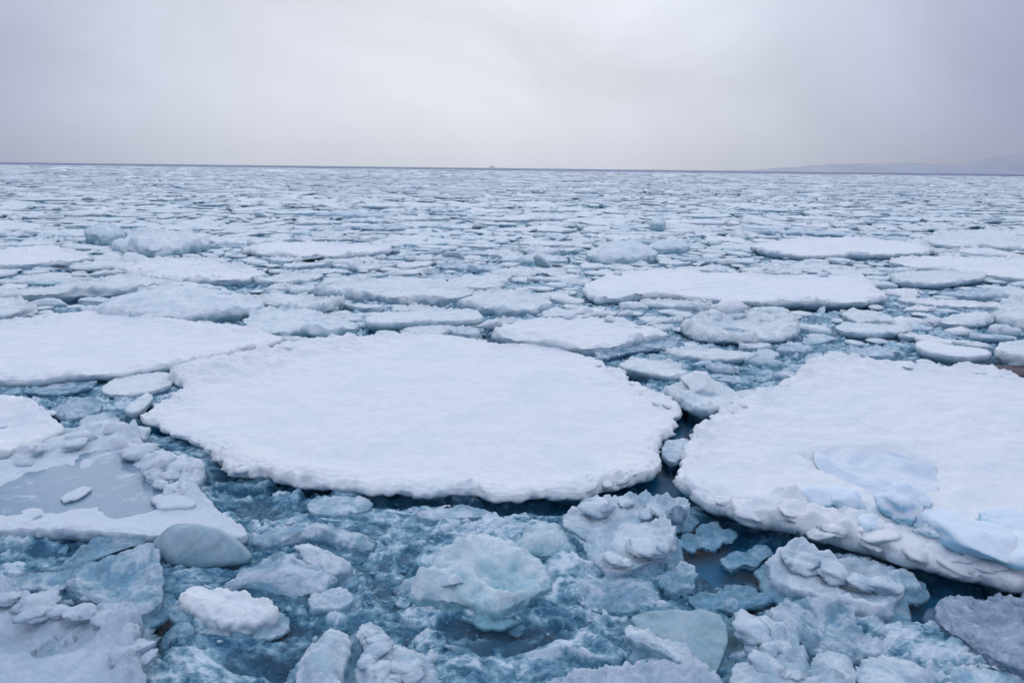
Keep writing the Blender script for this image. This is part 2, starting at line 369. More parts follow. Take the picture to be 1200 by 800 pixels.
    if len(hollows) or len(ridges):
        wob = 0.30 * fbm(np.stack([fl(X) * 1.4, fl(Y) * 1.4, np.full(X.size, sd_ + 3)], 1), 3).reshape(R_, n)
        cut = np.zeros_like(Z)
        for (hx, hy, hr, hd) in hollows:
            q = np.hypot(X - hx, Y - hy) / hr * (1 + wob)
            cut = np.maximum(cut, hd * np.clip(1 - q ** 2.6, 0, 1))
        Z -= top * cut
        bl2 = billow(np.stack([fl(X) * 1.9, fl(Y) * 1.9, np.full(X.size, sd_)], 1), 3, 0.42).reshape(R_, n)
        for (pa, rw, rh) in ridges:
            dmin = np.full(X.shape, 1e9)
            for (ax, ay), (bx_, by_) in zip(pa[:-1], pa[1:]):
                vx, vy = bx_ - ax, by_ - ay; tt = np.clip(((X - ax) * vx + (Y - ay) * vy) / (vx * vx + vy * vy + 1e-9), 0, 1)
                dmin = np.minimum(dmin, np.hypot(X - ax - tt * vx, Y - ay - tt * vy))
            Z += (Z > 0.5 * h) * 0.5 * rh * np.exp(-(dmin / (rw * (1 + 0.9 * wob))) ** 2) * (0.45 + 0.9 * bl2) * np.clip(E / 0.12 + 0.35, 0, 1)
    Z += (tilt[0] * (X - c[0]) + tilt[1] * (Y - c[1])) * (Z > -0.2)
    Vt = np.stack([fl(X), fl(Y), fl(Z)], 1)
    zc = Z[-1].mean()
    Vt = np.vstack([Vt, [[c[0], c[1], zc]], [[c[0], c[1], -depth]]])
    i0 = np.arange(R_ - 1)[:, None] * n + np.arange(n)[None]; i1 = np.arange(R_ - 1)[:, None] * n + (np.arange(n)[None] + 1) % n
    Qd = np.stack([i0, i1, i1 + n, i0 + n], -1).reshape(-1, 4)
    a = (R_ - 1) * n + np.arange(n); b = (R_ - 1) * n + (np.arange(n) + 1) % n
    t1 = np.stack([a, b, np.full(n, R_ * n)], 1)
    a = np.arange(n); b = (np.arange(n) + 1) % n
    t2 = np.stack([b, a, np.full(n, R_ * n + 1)], 1)
    return Vt, Qd, np.vstack([t1, t2])
FLOES = []          # outlines on the ground of all that is placed one by one
TRACED = []
def floe(label, pix, h, mat, group=None, name='ice_floe', cat='ice floe', zref=None, hollow_px=(), ridge_px=(), **kw):
    z = h if zref is None else zref
    if name == 'ice_floe' and np.mean([q[1] for q in pix]) > 575 and len(TRACED) > 5: h = h * 0.64; z = h if zref is None else zref; kw['lip'] = 0.0; kw['skirt'] = 0.15 if h > 0.12 else 0.0; kw['depth'] = 0.3 if h > 0.12 else 0.1
    C = np.array([gp(x, y, z) for x, y in pix])
    if 'centre' in kw: kw['centre'] = gp(*kw['centre'], z)
    hol = []
    for (x, y, rpx, hd) in hollow_px:
        a = gp(x, y, z); b = gp(x + rpx, y, z); hol.append((a[0], a[1], abs(b[0] - a[0]), hd))
    kw['ridges'] = [([gp(x, y, z) for x, y in pa], rw, rh) for pa, rw, rh in ridge_px]
    kw.setdefault('seed', len(FLOES) + 1)
    Vt, Qd, Tr = floe_mesh(C, h, hollows=hol, **kw)
    c = Vt[-2].copy(); c[2] = 0
    o = link(name, mesh(name, Vt - c, Qd, Tr), mat, label=label, category=cat)
    o.location = c
    if group: o['group'] = group
    FLOES.append(C); TRACED.append(o)
    o['_h'] = h
    return o
# ------------------------------------------------------------------ lumps, blocks and plates of broken ice
import bmesh
_ico = {}
def ico(sub):
    if sub not in _ico:
        bm = bmesh.new(); bmesh.ops.create_icosphere(bm, subdivisions=sub, radius=1.0)
        _ico[sub] = (np.array([v.co[:] for v in bm.verts]), np.array([[v.index for v in f.verts] for f in bm.faces])); bm.free()
    return _ico[sub]
def chunk(kind, seed, sub):
    """one broken piece about 2 units across; returns verts, tris"""
    S, T = ico(sub); r = np.random.default_rng(seed); V = S.copy(); o = r.uniform(-50, 50, 3)
    if kind == 'lump':
        d = 0.75 + 0.42 * (billow(S * 1.5 + o, 4, 0.55) - 0.3) + 0.25 * pn(S * 0.8 + o)
        V = S * d[:, None] * np.array([1.0, r.uniform(0.65, 1), r.uniform(0.5, 0.75)])
    elif kind == 'plate':
        a = np.arctan2(S[:, 1], S[:, 0])
        rad = 1 + 0.28 * pn(np.stack([np.cos(a), np.sin(a), a * 0], 1) * 1.3 + o) + 0.12 * pn(np.stack([np.cos(a), np.sin(a), a * 0], 1) * 3.5 + o)
        q = np.hypot(S[:, 0], S[:, 1]); qn = q ** 0.55 / np.maximum(q, 1e-6)
        V = np.stack([S[:, 0] * qn * rad, S[:, 1] * qn * rad * r.uniform(0.55, 0.9), np.sign(S[:, 2]) * np.abs(S[:, 2]) ** 0.5 * r.uniform(0.14, 0.26)], 1)
        V += S * (0.10 * (billow(V * 2.6 + o, 3) - 0.35))[:, None]
    else:                                                        # block
        for _ in range(9):
            n_ = r.normal(size=3); n_ /= np.linalg.norm(n_); k = r.uniform(0.5, 0.8)
            ex = np.maximum(V @ n_ - k, 0); V = V - ex[:, None] * n_ * 0.93
        V = V * np.array([1.15, r.uniform(0.6, 0.95), r.uniform(0.4, 0.7)])
        V += S * (0.09 * fbm(V * 1.7 + o, 3) + 0.06 * (billow(V * 3.5 + o, 3) - 0.3))[:, None]
    return V, T
def rot(rx, ry, rz):
    return np.array(Matrix.Rotation(rz, 3, 'Z') @ Matrix.Rotation(ry, 3, 'Y') @ Matrix.Rotation(rx, 3, 'X'))
_seed = [1000]
def piece_part(parent, px, py, wpx, z, kind='lump', mat=None, name='ice_lump', sub=3, flat=1.0, rz=None, sink=0.25, tilt=0.25, label=None, stretch=1.0):
    """a lump frozen onto a floe, a part of it"""
    _seed[0] += 1; r = np.random.default_rng(_seed[0])
    V, T = chunk(kind, _seed[0], sub); g = gp(px, py, z); e = gp(px + wpx / 2, py, z); s = abs(e[0] - g[0])
    M = rot(r.uniform(-tilt, tilt), r.uniform(-tilt, tilt), r.uniform(0, 6.3) if rz is None else rz)
    V = (V * np.array([stretch, 1, flat])) @ M.T * s
    V[:, 2] += z - V[:, 2].min() * (1 - 2 * sink)- 0.0
    V[:, 2] -= 0.0
    V[:, 0] += g[0] - parent.location[0]; V[:, 1] += g[1] - parent.location[1]
    o = link(name, mesh(name, V, None, T), mat or parent.data.materials[0], parent)
    if label: o['label'] = label
    return o
def chain(parent, path, w, z, n, mat=None, name='rim_lump', jit=0.35, kind='lump', sub=2, **kw):
    """a row of lumps along a rim"""
    path = np.array(path, float); d = np.concatenate([[0], np.cumsum(np.hypot(*np.diff(path, axis=0).T))])
    for k in range(n):
        t = d[-1] * (k + random.uniform(0.2, 0.8)) / n
        x, y = np.interp(t, d, path[:, 0]), np.interp(t, d, path[:, 1])
        ww = w * random.uniform(0.55, 1.35)
        piece_part(parent, x + random.uniform(-jit, jit) * w, y + random.uniform(-jit, jit) * w * 0.4, ww, z * random.uniform(0.75, 1.0), kind=kind if random.random() < .75 else 'block', mat=mat, name=name, sub=sub, **kw)

# ------------------------------------------------------------------ the floes one can point to
main = floe('largest round flat snow-covered floe in the middle, smooth and white', [(172, 492), (185, 478), (204, 464), (212, 452), (205, 440), (222, 428), (262, 420), (312, 414), (340, 404), (395, 398), (450, 394), (500, 392), (545, 396), (590, 403), (640, 405), (672, 412), (700, 424), (712, 432), (735, 446), (760, 458), (765, 464), (790, 474), (800, 488), (795, 497), (782, 505), (772, 515), (775, 528), (770, 545), (745, 560), (715, 570), (675, 579), (640, 583), (600, 584), (560, 578), (520, 576), (470, 576), (420, 572), (370, 566), (320, 560), (285, 553), (262, 546), (250, 535), (240, 520), (215, 510), (190, 502)],
            0.22, M_SNOW, rim=0.06, rimw=0.6, lump=0.11, rough=0.035, lip=0.16, jag=0.20, lumpf=3.8, rlo=0.04, depth=0.9, skirt=0.0,
            ridge_px=[([(215, 438), (262, 428), (312, 420), (345, 410), (400, 404)], 1.1, 0.42), ([(240, 445), (300, 432)], 0.8, 0.25), ([(250, 515), (268, 540), (300, 549), (360, 561), (430, 568), (520, 572), (600, 578)], 0.45, 0.16), ([(660, 575), (740, 556), (768, 540), (772, 515), (795, 488), (760, 462), (720, 440)], 0.5, 0.2), ([(190, 490), (225, 470)], 0.6, 0.1)])
chain(main, [(210, 440), (250, 428), (300, 420), (345, 410)], 22, 0.33, 14, flat=0.6)
chain(main, [(700, 425), (735, 448), (765, 466), (790, 482)], 16, 0.33, 10, flat=0.6)
chain(main, [(782, 505), (770, 520), (768, 542), (735, 560), (690, 572)], 20, 0.30, 10, flat=0.55)
chain(main, [(252, 520), (268, 545), (300, 552)], 24, 0.26, 6, flat=0.7)

_seed[0] = 1057; random.seed(99)
right = floe('broad tilted snow floe with wind ripples and pale blue ice blocks along its edge', [(794, 545), (800, 530), (812, 515), (830, 495), (850, 480), (875, 468), (898, 458), (930, 442), (950, 425), (985, 421), (1020, 424), (1060, 428), (1110, 432), (1145, 432), (1180, 440), (1230, 454), (1300, 474), (1340, 560), (1340, 680), (1260, 692), (1200, 684), (1150, 672), (1100, 660), (1050, 648), (1000, 634), (960, 626), (920, 616), (880, 606), (850, 594), (820, 583), (802, 570), (794, 557)],
             0.31, M_SNOW, rim=0.08, rimw=0.5, lump=0.14, rough=0.06, lip=0.16, jag=0.17, lumpf=2.8, rlo=0.10, depth=1.0, skirt=0.0,
             ridge_px=[([(930, 606), (1000, 622), (1060, 632), (1120, 646), (1200, 664)], 0.55, 0.42), ([(830, 575), (880, 592), (940, 608)], 0.5, 0.2), ([(940, 590), (1000, 600), (1060, 612), (1130, 628), (1220, 645)], 0.4, 0.30), ([(805, 535), (830, 500), (880, 470), (935, 445), (955, 430)], 0.5, 0.16), ([(955, 430), (1040, 430), (1110, 436), (1190, 446)], 0.7, 0.16), ([(1090, 600), (1150, 612), (1220, 625)], 0.3, 0.2)], hollow_px=[(1028, 550, 82, 0.17), (1058, 578, 50, 0.18)])
for (x, y, wpx, kind, fl, lab) in ((1058, 606, 66, 'lump', 1.15, 'big rounded pale blue boulder of ice'), (985, 590, 50, 'block', .9, 'angular pale block'), (948, 588, 46, 'block', .9, None), (1140, 640, 120, 'block', .75, 'long blue-shadowed block'), (1195, 652, 90, 'block', .6, None), (1100, 632, 52, 'lump', .8, None), (1020, 618, 52, 'lump', .7, None), (1180, 618, 60, 'plate', 1.0, None)):
    piece_part(right, x, y, wpx, 0.44, kind, M_BLUE, 'ice_block', 4, fl, sink=0.28, label=lab)
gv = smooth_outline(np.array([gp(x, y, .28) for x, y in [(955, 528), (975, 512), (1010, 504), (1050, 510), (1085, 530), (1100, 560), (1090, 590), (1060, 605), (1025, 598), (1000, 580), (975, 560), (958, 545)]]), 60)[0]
link('shade_patch', mesh('shade_patch', [(*(p - np.array(right.location[:2])), 0.235) for p in gv] + [(*(gv.mean(0) - np.array(right.location[:2])), 0.238)], None, [((k + 1) % 60, k, 60) for k in range(60)]), M_HOLLOWSHADE, right, label='shallow blue-grey hollow with its shading coloured in')  # flat tinted sheet standing in for the shade inside the hollow
chain(right, [(850, 590), (920, 610), (1000, 630), (1080, 648), (1160, 670)], 46, 0.34, 16, flat=0.45, sub=3, kind='lump')
chain(right, [(940, 612), (1040, 632), (1130, 655), (1190, 668)], 40, 0.40, 9, flat=0.5, sub=3)
chain(right, [(800, 535), (830, 498), (880, 468), (935, 442)], 16, 0.38, 10, flat=0.55)
chain(right, [(950, 427), (1020, 426), (1100, 434), (1180, 441)], 14, 0.38, 11, flat=0.5)

left = floe('long flat snow floe reaching out of frame behind the narrow dark crack', [(-120, 396), (-40, 388), (20, 378), (60, 370), (110, 366), (150, 367), (190, 372), (230, 378), (290, 385), (322, 394), (326, 400), (306, 407), (270, 413), (235, 422), (200, 427), (165, 431), (130, 437), (90, 440), (50, 443), (0, 445), (-60, 449), (-120, 450)],
            0.34, M_SNOW, rim=0.05, rimw=0.6, lump=0.18, rough=0.04, lip=0.14, jag=0.14, rlo=0.12, lumpf=3.0, ridge_px=[([(20, 380), (80, 372), (150, 370), (220, 380), (290, 388)], 1.0, 0.22)])
chain(left, [(30, 378), (80, 371), (150, 368), (210, 376)], 16, 0.34, 10, flat=0.7)
dome = floe('high domed ridge floe with teal foot behind the long flat floe', [(108, 362), (140, 350), (180, 339), (215, 334), (250, 336), (278, 346), (302, 353), (303, 359), (285, 364), (250, 368), (220, 371), (180, 371), (140, 368)],
            0.45, M_FOOT, rim=0.1, rimw=1.0, lump=0.22, rough=0.12, dome=0.45, lip=0.1, jag=0.2, lumpf=1.4)
chain(dome, [(180, 342), (230, 338), (280, 350)], 20, 0.75, 5, flat=0.7)
pond2 = floe('small floe with a grey pool, cut by the frame edge below the long floe', [(-60, 470), (0, 465), (25, 469), (50, 481), (70, 496), (74, 506), (55, 516), (30, 527), (0, 533), (-60, 540)],
             0.26, M_SNOW, rim=0.08, rimw=0.5, lump=0.08, lip=0.06, jag=0.08, hollow_px=[(3, 497, 30, 0.10)], ridge_px=[([(-30, 472), (0, 472), (30, 476), (56, 492), (62, 505), (30, 520), (0, 526), (-30, 530)], 0.4, 0.22)])
link('frozen_pool', mesh('frozen_pool', [(*(gp(5 + 34 * math.cos(a), 497 + 17 * math.sin(a), .2) - np.array(pond2.location[:2])), 0.175) for a in np.linspace(2 * math.pi, 0, 24, endpoint=False)], None, [(0, k, k + 1) for k in range(1, 23)]), M_POND, pond2)
chain(pond2, [(0, 470), (40, 480), (66, 500), (40, 520), (0, 530)], 22, 0.24, 9, flat=0.55)

pool = floe('flat floe holding a smooth grey frozen pool behind a lumpy white rim', [(-60, 552), (0, 546), (30, 533), (60, 524), (90, 515), (110, 502), (135, 499), (158, 508), (170, 520), (200, 532), (235, 547), (238, 560), (236, 578), (255, 600), (275, 613), (288, 628), (240, 632), (190, 628), (120, 624), (60, 622), (0, 622), (-60, 624)],
            0.22, M_GREY, rim=0.03, rimw=0.3, lump=0.04, rough=0.015, lip=0.05, jag=0.06, rlo=0.3, hollow_px=[(130, 560, 84, 0.13), (68, 566, 80, 0.12), (172, 578, 60, 0.13), (135, 535, 58, 0.13)],
            ridge_px=[([(-30, 548), (0, 546), (35, 533), (70, 524), (100, 512), (135, 503), (160, 515)], 0.32, 0.34), ([(160, 515), (178, 535), (205, 545), (230, 552), (232, 575)], 0.42, 0.45), ([(232, 575), (250, 600), (270, 618)], 0.3, 0.12)])
poolpx = [(-40, 556), (50, 543), (85, 533), (115, 520), (150, 518), (172, 530), (184, 544), (204, 558), (228, 575), (220, 600), (175, 606), (130, 608), (85, 612), (20, 612), (-40, 604)]
pv = smooth_outline(np.array([gp(x, y, .2) for x, y in poolpx]), 60)[0]
link('frozen_pool', mesh('frozen_pool', [(*(p - np.array(pool.location[:2])), 0.180) for p in pv] + [(*(pv.mean(0) - np.array(pool.location[:2])), 0.182)], None, [((k + 1) % 60, k, 60) for k in range(60)]), M_POND, pool, label='smooth grey-blue frozen pool')
chain(pool, [(0, 548), (35, 534), (85, 522), (115, 508), (140, 505), (165, 520)], 32, 0.22, 18, flat=0.85, sub=3)
chain(pool, [(168, 525), (175, 545), (195, 556), (225, 556)], 42, 0.24, 9, flat=0.9, sub=3)
chain(pool, [(178, 560), (195, 572), (212, 582), (225, 572)], 26, 0.22, 12, flat=0.95, sub=3)
chain(pool, [(60, 555), (80, 548), (110, 548)], 30, 0.19, 2, flat=0.25, name='snow_patch', kind='plate')
piece_part(pool, 90, 580, 42, 0.2, 'plate', None, 'snow_patch', 3, 0.5, tilt=0.03)
piece_part(pool, 205, 590, 60, 0.2, 'plate', None, 'snow_patch', 3, 0.6, tilt=0.03)
block = floe('smooth grey-green barrel-shaped block of clear ice beside the pool floe', [(178, 646), (182, 634), (200, 628), (230, 630), (265, 637), (290, 644), (296, 652), (285, 657), (240, 661), (200, 657)],
             0.12, M_GLASSY, name='ice_block', cat='ice block', fine=0.3, lump=0.03, rough=0.05, dome=0.42, lip=0.02, jag=0.02, zref=0.1, res=1.4)
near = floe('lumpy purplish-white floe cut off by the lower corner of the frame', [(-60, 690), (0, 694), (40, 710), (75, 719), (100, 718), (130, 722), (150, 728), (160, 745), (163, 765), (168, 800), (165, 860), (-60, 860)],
            0.36, M_DIMMED, rim=0.13, rimw=0.35, lump=0.174, rough=0.05, lip=0.06, jag=0.06, rlo=0.5, lumpf=3.6, hollow_px=[(70, 748, 42, 0.12), (20, 742, 30, 0.08)], ridge_px=[([(0, 702), (60, 724), (120, 730), (148, 742), (152, 800)], 0.3, 0.26), ([(30, 765), (80, 770), (120, 750)], 0.2, 0.15)])
chain(near, [(0, 700), (60, 722), (120, 728), (152, 740), (156, 780)], 44, 0.34, 14, flat=0.55, sub=3)
floe('rounded grey pan of thin ice with an upturned lower lip beside the purplish floe', [(82, 684), (98, 664), (128, 650), (160, 642), (180, 646), (185, 665), (188, 690), (190, 705), (178, 718), (155, 724), (130, 717), (105, 705), (82, 695)],
     0.22, M_WET, rim=0.10, rimw=0.22, lump=0.102, rough=0.05, lip=0.05, jag=0.05, hollow_px=[(135, 680, 40, 0.09)], ridge_px=[([(90, 690), (130, 712), (160, 718), (184, 704)], 0.16, 0.16)])
floe('curved glassy ridge of ice arching over the rounded grey pan', [(-30, 692), (20, 676), (58, 668), (80, 655), (102, 638), (140, 626), (172, 624), (172, 633), (140, 641), (112, 655), (92, 674), (74, 690), (40, 692), (0, 702)],
     0.20, M_WET, rim=0.08, rimw=0.2, lump=0.145, rough=0.06, lip=0.04, jag=0.05, centre=(85, 664))
floe('white lens-shaped slab with a ribbed edge below the barrel-shaped block', [(213, 700), (230, 692), (265, 693), (290, 700), (315, 711), (322, 723), (300, 731), (260, 732), (235, 721)],
     0.24, M_SNOW, rim=0.05, rimw=0.2, lump=0.145, rough=0.04, lip=0.06, jag=0.05, dome=0.1)
floe('grey ribbed lump of ice between the barrel block and the oval cake', [(252, 690), (275, 675), (310, 662), (330, 652), (352, 660), (380, 668), (397, 680), (375, 693), (340, 698), (300, 690), (270, 691)],
     0.22, M_WET, rim=0.05, lump=0.174, rough=0.08, dome=0.16, lip=0.05, jag=0.06)
floe('little oval cake of white ice with raised rim', [(362, 705), (370, 694), (395, 688), (410, 693), (412, 704), (395, 712), (370, 714)], 0.24, M_LUMP, rim=0.06, rimw=0.12, lump=0.087, lip=0.04, jag=0.03)
floe('small white snow-capped lump uphill of the oval cake', [(345, 640), (360, 635), (382, 645), (405, 657), (410, 668), (388, 672), (364, 660)], 0.26, M_LUMP, lump=0.145, rough=0.06, dome=0.1, jag=0.04)
floe('pale smooth ridge arching above the snow-capped lump', [(300, 632), (330, 618), (370, 616), (410, 622), (442, 632), (432, 646), (402, 640), (362, 630), (322, 638)], 0.2, M_WET, lump=0.131, rough=0.07, dome=0.1, jag=0.05, centre=(368, 624))
floe('upright tongue of white ice standing in teal water at the bottom', [(350, 806), (355, 775), (375, 748), (388, 738), (403, 744), (407, 760), (400, 788), (396, 812), (372, 820)], 0.30, M_LUMP, rim=0.05, rimw=0.15, lump=0.116, dome=0.18, lip=0.06, jag=0.04)
caul = floe('cauliflower-like white ice lump beside the upright tongue', [(420, 742), (430, 730), (450, 734), (465, 750), (490, 765), (510, 790), (505, 830), (430, 830), (418, 790), (427, 765)], 0.26, M_LUMP, lump=0.290, rough=0.1, dome=0.15, lip=0.05, jag=0.07)
chain(caul, [(432, 740), (445, 760), (440, 785), (470, 790), (495, 800)], 34, 0.3, 9, flat=0.8, sub=3)
glass = floe('large glassy teal-white ice piece with a hollow dark face', [(482, 700), (495, 680), (523, 650), (545, 638), (575, 634), (602, 641), (627, 651), (642, 668), (644, 684), (627, 699), (610, 710), (580, 716), (560, 709), (520, 705)],
             0.24, M_TEAL, rim=0.10, rimw=0.2, lump=0.174, rough=0.10, lip=0.05, jag=0.07, hollow_px=[(590, 686, 30, 0.06)], dome=0.06, lumpf=3.6,
             ridge_px=[([(500, 692), (525, 664), (548, 645), (580, 640)], 0.30, 0.55), ([(545, 660), (560, 690), (590, 708)], 0.12, 0.2), ([(600, 650), (632, 668), (632, 690), (605, 706)], 0.16, 0.25)])
piece_part(glass, 522, 684, 50, 0.2, 'block', M_LUMP, 'ice_lump', 4, 0.8, sink=0.4)
floe('rounded teal hump behind the glassy piece with hollow face', [(605, 640), (612, 622), (630, 613), (650, 618), (667, 635), (674, 648), (645, 652), (620, 650)], 0.2, M_TEAL, lump=0.102, rough=0.06, dome=0.2, jag=0.04)
cap = floe('thick white snowy cake in the slush below the big round floe', [(657, 612), (665, 600), (700, 591), (750, 590), (800, 595), (806, 604), (786, 612), (796, 625), (790, 640), (770, 655), (740, 667), (715, 669), (697, 655), (682, 640), (685, 630), (665, 622)],
           0.30, M_LUMP, rim=0.10, rimw=0.4, lump=0.232, rough=0.06, lip=0.08, jag=0.08, lumpf=2.6)
chain(cap, [(672, 606), (720, 596), (790, 602)], 34, 0.3, 5, flat=0.6, sub=3)
chain(cap, [(705, 650), (730, 658), (780, 640)], 40, 0.3, 4, flat=0.6, sub=3)
floe('grey rubbly disc of refrozen slush below the thick snowy cake', [(675, 690), (687, 680), (720, 675), (755, 679), (771, 700), (760, 711), (720, 718), (685, 713)], 0.17, M_WET, rim=0.06, rimw=0.2, lump=0.145, rough=0.08, jag=0.05)
floe('small clear pancake of ice beside the grey rubbly disc', [(772, 682), (778, 672), (788, 670), (796, 661), (810, 664), (816, 674), (812, 682), (814, 690), (798, 691), (790, 697), (779, 690)], 0.14, M_WET, rim=0.07, rimw=0.12, lump=0.12, jag=0.03)
floe('glassy curved slab leaning behind the white ice bar', [(742, 722), (780, 719), (812, 718), (840, 727), (853, 744), (849, 764), (839, 783), (818, 775), (792, 757), (758, 740)], 0.26, M_GLASSY, rim=0.07, rimw=0.15, lump=0.058, rough=0.04, jag=0.03, tilt=(0.05, 0.1), fine=0.4, rlo=0.4, lumpf=2.0)
floe('straight white bar of ice lying diagonally before the glassy slab', [(735, 737), (747, 733), (775, 745), (800, 753), (816, 768), (832, 780), (822, 785), (790, 772), (760, 756), (738, 746)], 0.34, M_LUMP, lump=0.102, rough=0.04, lip=0.06, jag=0.03, centre=(783, 759))
low = floe('snow-topped floe rising into the bottom edge of the frame', [(640, 812), (690, 792), (740, 783), (780, 778), (820, 789), (855, 812), (850, 860), (640, 860)], 0.34, M_DIMMED, rim=0.08, rimw=0.3, lump=0.174, rough=0.05, jag=0.06)
ridge = floe('ribbed white hummock below the broad floe with blue blocks', [(902, 655), (915, 644), (930, 644), (960, 653), (1000, 661), (1040, 673), (1056, 685), (1050, 703), (1030, 716), (1000, 711), (965, 702), (935, 690), (905, 675)],
             0.32, M_LUMP, rim=0.10, rimw=0.35, lump=0.246, rough=0.08, lip=0.08, jag=0.07, lumpf=2.3)
chain(ridge, [(915, 652), (950, 668), (1000, 675), (1040, 690)], 42, 0.32, 8, flat=0.6, sub=3)
floe('narrow white fringe of ice under the lip of the broad floe', [(985, 650), (1020, 655), (1055, 665), (1076, 682), (1060, 688), (1030, 672), (1000, 660)], 0.2, M_LUMP, lump=0.174, rough=0.06, jag=0.05, centre=(1035, 668))
floe('pale bluish tilted slab below the ribbed hummock', [(905, 717), (940, 709), (990, 713), (1012, 740), (1042, 765), (1000, 771), (960, 769), (925, 745)], 0.24, M_WET, rim=0.05, lump=0.145, rough=0.05, tilt=(0.0, 0.08), jag=0.05)
u2 = floe('crumbly white heap of ice at the bottom beside the tilted slab', [(862, 727), (880, 719), (910, 729), (930, 750), (942, 775), (962, 805), (942, 840), (870, 830), (862, 790), (880, 770), (870, 750)], 0.26, M_LUMP, lump=0.290, rough=0.1, dome=0.1, jag=0.07)
chain(u2, [(885, 735), (905, 760), (900, 790), (930, 795)], 40, 0.28, 8, flat=0.7, sub=3)
floe('rounded white boulder of ice at the very bottom beside the crumbly heap', [(950, 770), (975, 763), (998, 775), (1005, 800), (990, 830), (955, 830), (945, 795)], 0.26, M_LUMP, lump=0.217, rough=0.08, dome=0.15, jag=0.05)
floe('pale lump cluster at the bottom between the boulder and the dark ribbed floe', [(1010, 775), (1040, 768), (1075, 778), (1092, 800), (1080, 830), (1020, 830), (1005, 800)], 0.24, M_LUMP, lump=0.246, rough=0.08, dome=0.1, jag=0.05)
dirty = floe('dark violet-grey ribbed floe at the lower edge of the open water', [(1098, 714), (1115, 702), (1150, 699), (1200, 700), (1280, 706), (1280, 830), (1220, 800), (1165, 772), (1130, 748), (1105, 732)], 0.34, M_DIRTY, rim=0.08, rimw=0.4, lump=0.30, rough=0.14, jag=0.06, rlo=2.2, lumpf=4.2, ridge_px=[([(1115, 712), (1170, 730), (1230, 760)], 0.10, 0.3), ([(1120, 728), (1180, 752), (1240, 790)], 0.09, 0.3), ([(1140, 705), (1200, 722), (1250, 740)], 0.10, 0.28), ([(1175, 702), (1240, 715)], 0.10, 0.25)])
floe('crumbled white ice in the bottom corner below the dark ribbed floe', [(1110, 790), (1140, 775), (1180, 782), (1230, 800), (1230, 850), (1110, 850)], 0.22, M_LUMP, lump=0.232, rough=0.08, jag=0.06)
shard = floe('peaked white ice fragment wedged between the two largest floes', [(780, 457), (798, 450), (815, 450), (832, 448), (848, 455), (862, 462), (868, 469), (845, 478), (820, 480), (797, 469)], 0.36, M_FOOT, rim=0.10, rimw=0.5, lump=0.203, rough=0.08, lip=0.12, jag=0.06, skirt=-0.05)
piece_part(shard, 824, 458, 52, 0.35, 'block', M_SNOW, 'ice_peak', 4, 1.0, sink=0.35)
floe('low white tongue of ice touching the upper corner of the broad floe', [(862, 459), (885, 453), (925, 450), (942, 452), (916, 462), (892, 470), (868, 469)], 0.2, M_WHITE, lump=0.174, rough=0.05, jag=0.06)
floe('slender white floe drifting off the big round floe\'s far shoulder', [(727, 425), (745, 419), (770, 423), (790, 426), (805, 437), (790, 441), (755, 436), (732, 431)], 0.22, M_WHITE, rim=0.06, lump=0.145, rough=0.05, jag=0.06)
floe('curved slushy ice band behind the slender white floe', [(700, 412), (735, 403), (770, 399), (790, 402), (800, 409), (760, 409), (725, 417), (705, 420)], 0.16, M_WET, lump=0.174, rough=0.06, jag=0.08, centre=(748, 408))
floe('long low white ridge in the slush before the ring-shaped floe', [(785, 408), (815, 407), (850, 410), (885, 414), (882, 420), (850, 421), (815, 418), (790, 415)], 0.22, M_WHITE, lump=0.203, rough=0.06, jag=0.08)
y = floe('wide hummocky floe touching the far edge of the big round floe', [(585, 386), (600, 377), (650, 373), (690, 369), (705, 374), (740, 377), (770, 384), (780, 391), (755, 397), (720, 404), (690, 409), (660, 405), (620, 400), (590, 395)], 0.34, M_SNOW, rim=0.12, rimw=0.8, lump=0.232, rough=0.06, jag=0.15, lumpf=1.6, hollow_px=[(625, 391, 16, 0.12)])
chain(y, [(660, 376), (695, 372), (750, 384)], 16, 0.36, 6, flat=0.8)
ring = floe('ring-shaped floe with a dark pool and a white hump behind it', [(800, 386), (808, 378), (820, 372), (850, 369), (890, 369), (922, 373), (936, 383), (930, 393), (900, 398), (860, 397), (820, 395)], 0.26, M_WHITE, rim=0.08, rimw=0.5, lump=0.232, rough=0.04, lip=0.1, jag=0.12, hollow_px=[(862, 384, 40, 0.12)], ridge_px=[([(808, 386), (822, 376), (850, 372), (890, 373), (922, 378), (930, 386)], 0.7, 0.5), ([(815, 390), (860, 395), (915, 394)], 0.4, 0.2)])
link('frozen_pool', mesh('frozen_pool', [(*(gp(862 + 40 * math.cos(a), 384 + 9 * math.sin(a), .2) - np.array(ring.location[:2])), 0.155) for a in np.linspace(2 * math.pi, 0, 24, endpoint=False)], None, [(0, k, k + 1) for k in range(1, 23)]), M_POND, ring)
chain(ring, [(822, 376), (845, 372), (865, 372), (900, 375), (925, 382)], 26, 0.26, 7, flat=0.9, sub=3)
piece_part(ring, 852, 370, 44, 0.26, 'lump', M_SNOW, 'ice_hump', 3, 1.1, sink=0.2)
long_ = floe('long straight-edged white floe in the middle distance', [(683, 341), (690, 331), (705, 326), (715, 320), (760, 317), (800, 316), (850, 319), (900, 322), (960, 322), (1010, 324), (1027, 336), (1037, 346), (1020, 352), (980, 354), (920, 354), (870, 353), (820, 349), (770, 345), (720, 349), (695, 349)], 0.40, M_SNOW, rim=0.06, rimw=0.9, lump=0.145, rough=0.04, lip=0.14, jag=0.2, rlo=0.4)
chain(long_, [(690, 338), (715, 322), (780, 318), (900, 322), (1000, 325)], 14, 0.4, 12, flat=0.7)
